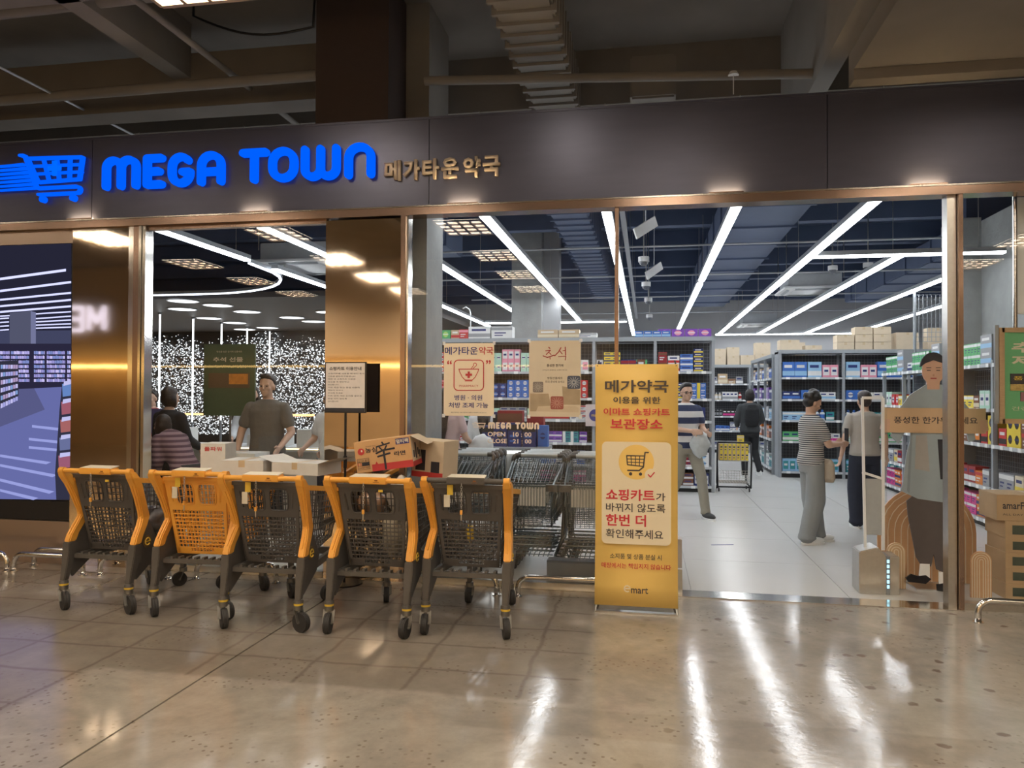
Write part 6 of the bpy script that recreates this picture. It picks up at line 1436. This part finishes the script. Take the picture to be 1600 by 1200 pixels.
# left group
human('man in a taupe T-shirt and dark trousers facing out at the left window', (-3.92, 7.35, 0), PI+.1, 1.76, c_tee, c_blk, 'short', dict(el=(-.26, .02, 1.12), wl=(-.22, .22, .98), er=(.26, .02, 1.12), wr=(.25, .14, .92)), None, 'short', M_hair, topth=1.15, hem=.86)
human('person in a white top at the right of the man in taupe', (-3.38, 7.75, 0), PI-.3, 1.62, c_white, c_navy, 'short', hp, None, 'short', M_hairb, topth=1.2, female=True)
human('pharmacist in a white coat behind the counter left of the green board', (-5.15, 9.25, 0), PI+.2, 1.66, c_white, c_navy, 'long', hp, None, 'bob', M_hair, female=True, topth=1.1)
human('person in black with dark hair leaning at the left end of the counter', (-5.05, 7.35, 0), -.2, 1.62, c_blk, c_blk, 'long', hp, None, 'bob', M_hair, female=True, topth=1.1)
human('assistant with red sleeves and a grey vest by the left window frame', (-6.45, 9.0, 0), PI, 1.6, cloth('red_cloth', (.45, .03, .05)), c_dgrey, 'short', hp, None, 'short', M_hair, topth=1.05)
st3 = stripe_mat('plum_stripes', (.30, .20, .22), (.10, .05, .07), .05)
human('bending person in a plum striped top before the counter', (-4.45, 6.75, 0), 1.2, 1.50, st3, c_dgrey, 'long', dict(el=(-.2, .1, 1.14), wl=(-.12, .34, 1.12), er=(.2, .1, 1.14), wr=(.12, .34, 1.12)), None, 'bob', M_hairb, lean=.75, female=True, topth=1.25)
crumple('carrier_bag', 'large white plastic bag carried at the right of the left window', 'bag', (-3.22, 7.42, .95), (.28, .2, .5), mat('white_film', (.62, .66, .68), .3, var=.15), 21)
crumple('carrier_bag', 'white carrier bag held beside the woman in pink', 'bag', (-1.86, 8.40, .93), (.30, .16, .36), mat('white_film2', (.66, .67, .68), .4, var=.1), 25)
# far trolley with yellow boxes
FT = thing('basket_trolley', 'black framed trolley with yellow boxes beside the long unit', 'trolley', (1.40, 12.75, 0))
q = MB()
for s in (-1, 1): q.tube([(s*.26, 0, .06), (s*.27, 0, .5), (s*.26, .02, .80)], .014, 8); q.tube([(s*.26, 0, .08), (s*.24, .45, .10), (s*.22, .45, .75)], .012, 8); q.tube([(s*.26, .02, .78), (s*.22, .45, .75)], .012, 8)
q.tube([(-.26, .02, .80), (.26, .02, .80)], .014, 8); q.tube([(-.26, 0, .08), (.26, 0, .08)], .014, 8); q.build('frame', M_black, FT)
q = MB(); grid_wall(q, (-.24, .02, .14), (.24, .02, .14), (.26, .02, .34), (-.26, .02, .34), 12, 5, .005); grid_wall(q, (-.24, .02, .14), (.24, .02, .14), (.22, .44, .14), (-.22, .44, .14), 10, 8, .005); grid_wall(q, (-.24, .02, .5), (.24, .02, .5), (.22, .44, .5), (-.22, .44, .5), 10, 8, .005); tag(q.build('wire_basket', M_steel, FT), kind='stuff')
for s in (-1, 1):
    for y in (.03, .42): MB().cyl((s*.24-.01, y, .03), (s*.24+.01, y, .03), .03, n=12).build('wheel', M_rubber, FT)
for j in range(2):
    for i in range(7): o = link('supplement_carton', product_mesh(.066, .15, .13, 'yellow', 'kraft', 2)); o.location = (1.40-.205+.0675*i, 12.93, .507+.131*j); tag(o, 'yellow carton riding in the far trolley, %s layer, %s from the left' % (['lower', 'upper'][j], ORD[i+1]), 'product box', 'yellow cartons in the far trolley, %s layer' % ['lower', 'upper'][j])
o = link('supplement_carton', product_mesh(.1, .1, .14, 'yellow', 'cream', 4)); o.location = (1.52, 12.95, .77); tag(o, 'single yellow carton topping the pile in the far trolley', 'product box')
# blue floor sticker
o = MB().b2(-.12, .12, -.01, .01, 0, .002).build('floor_sticker', M_navy); o.location = (.78, 8.2, .0005); o.rotation_euler[2] = .3; tag(o, 'small dark blue strip on the shop floor inside the doorway', 'sticker')
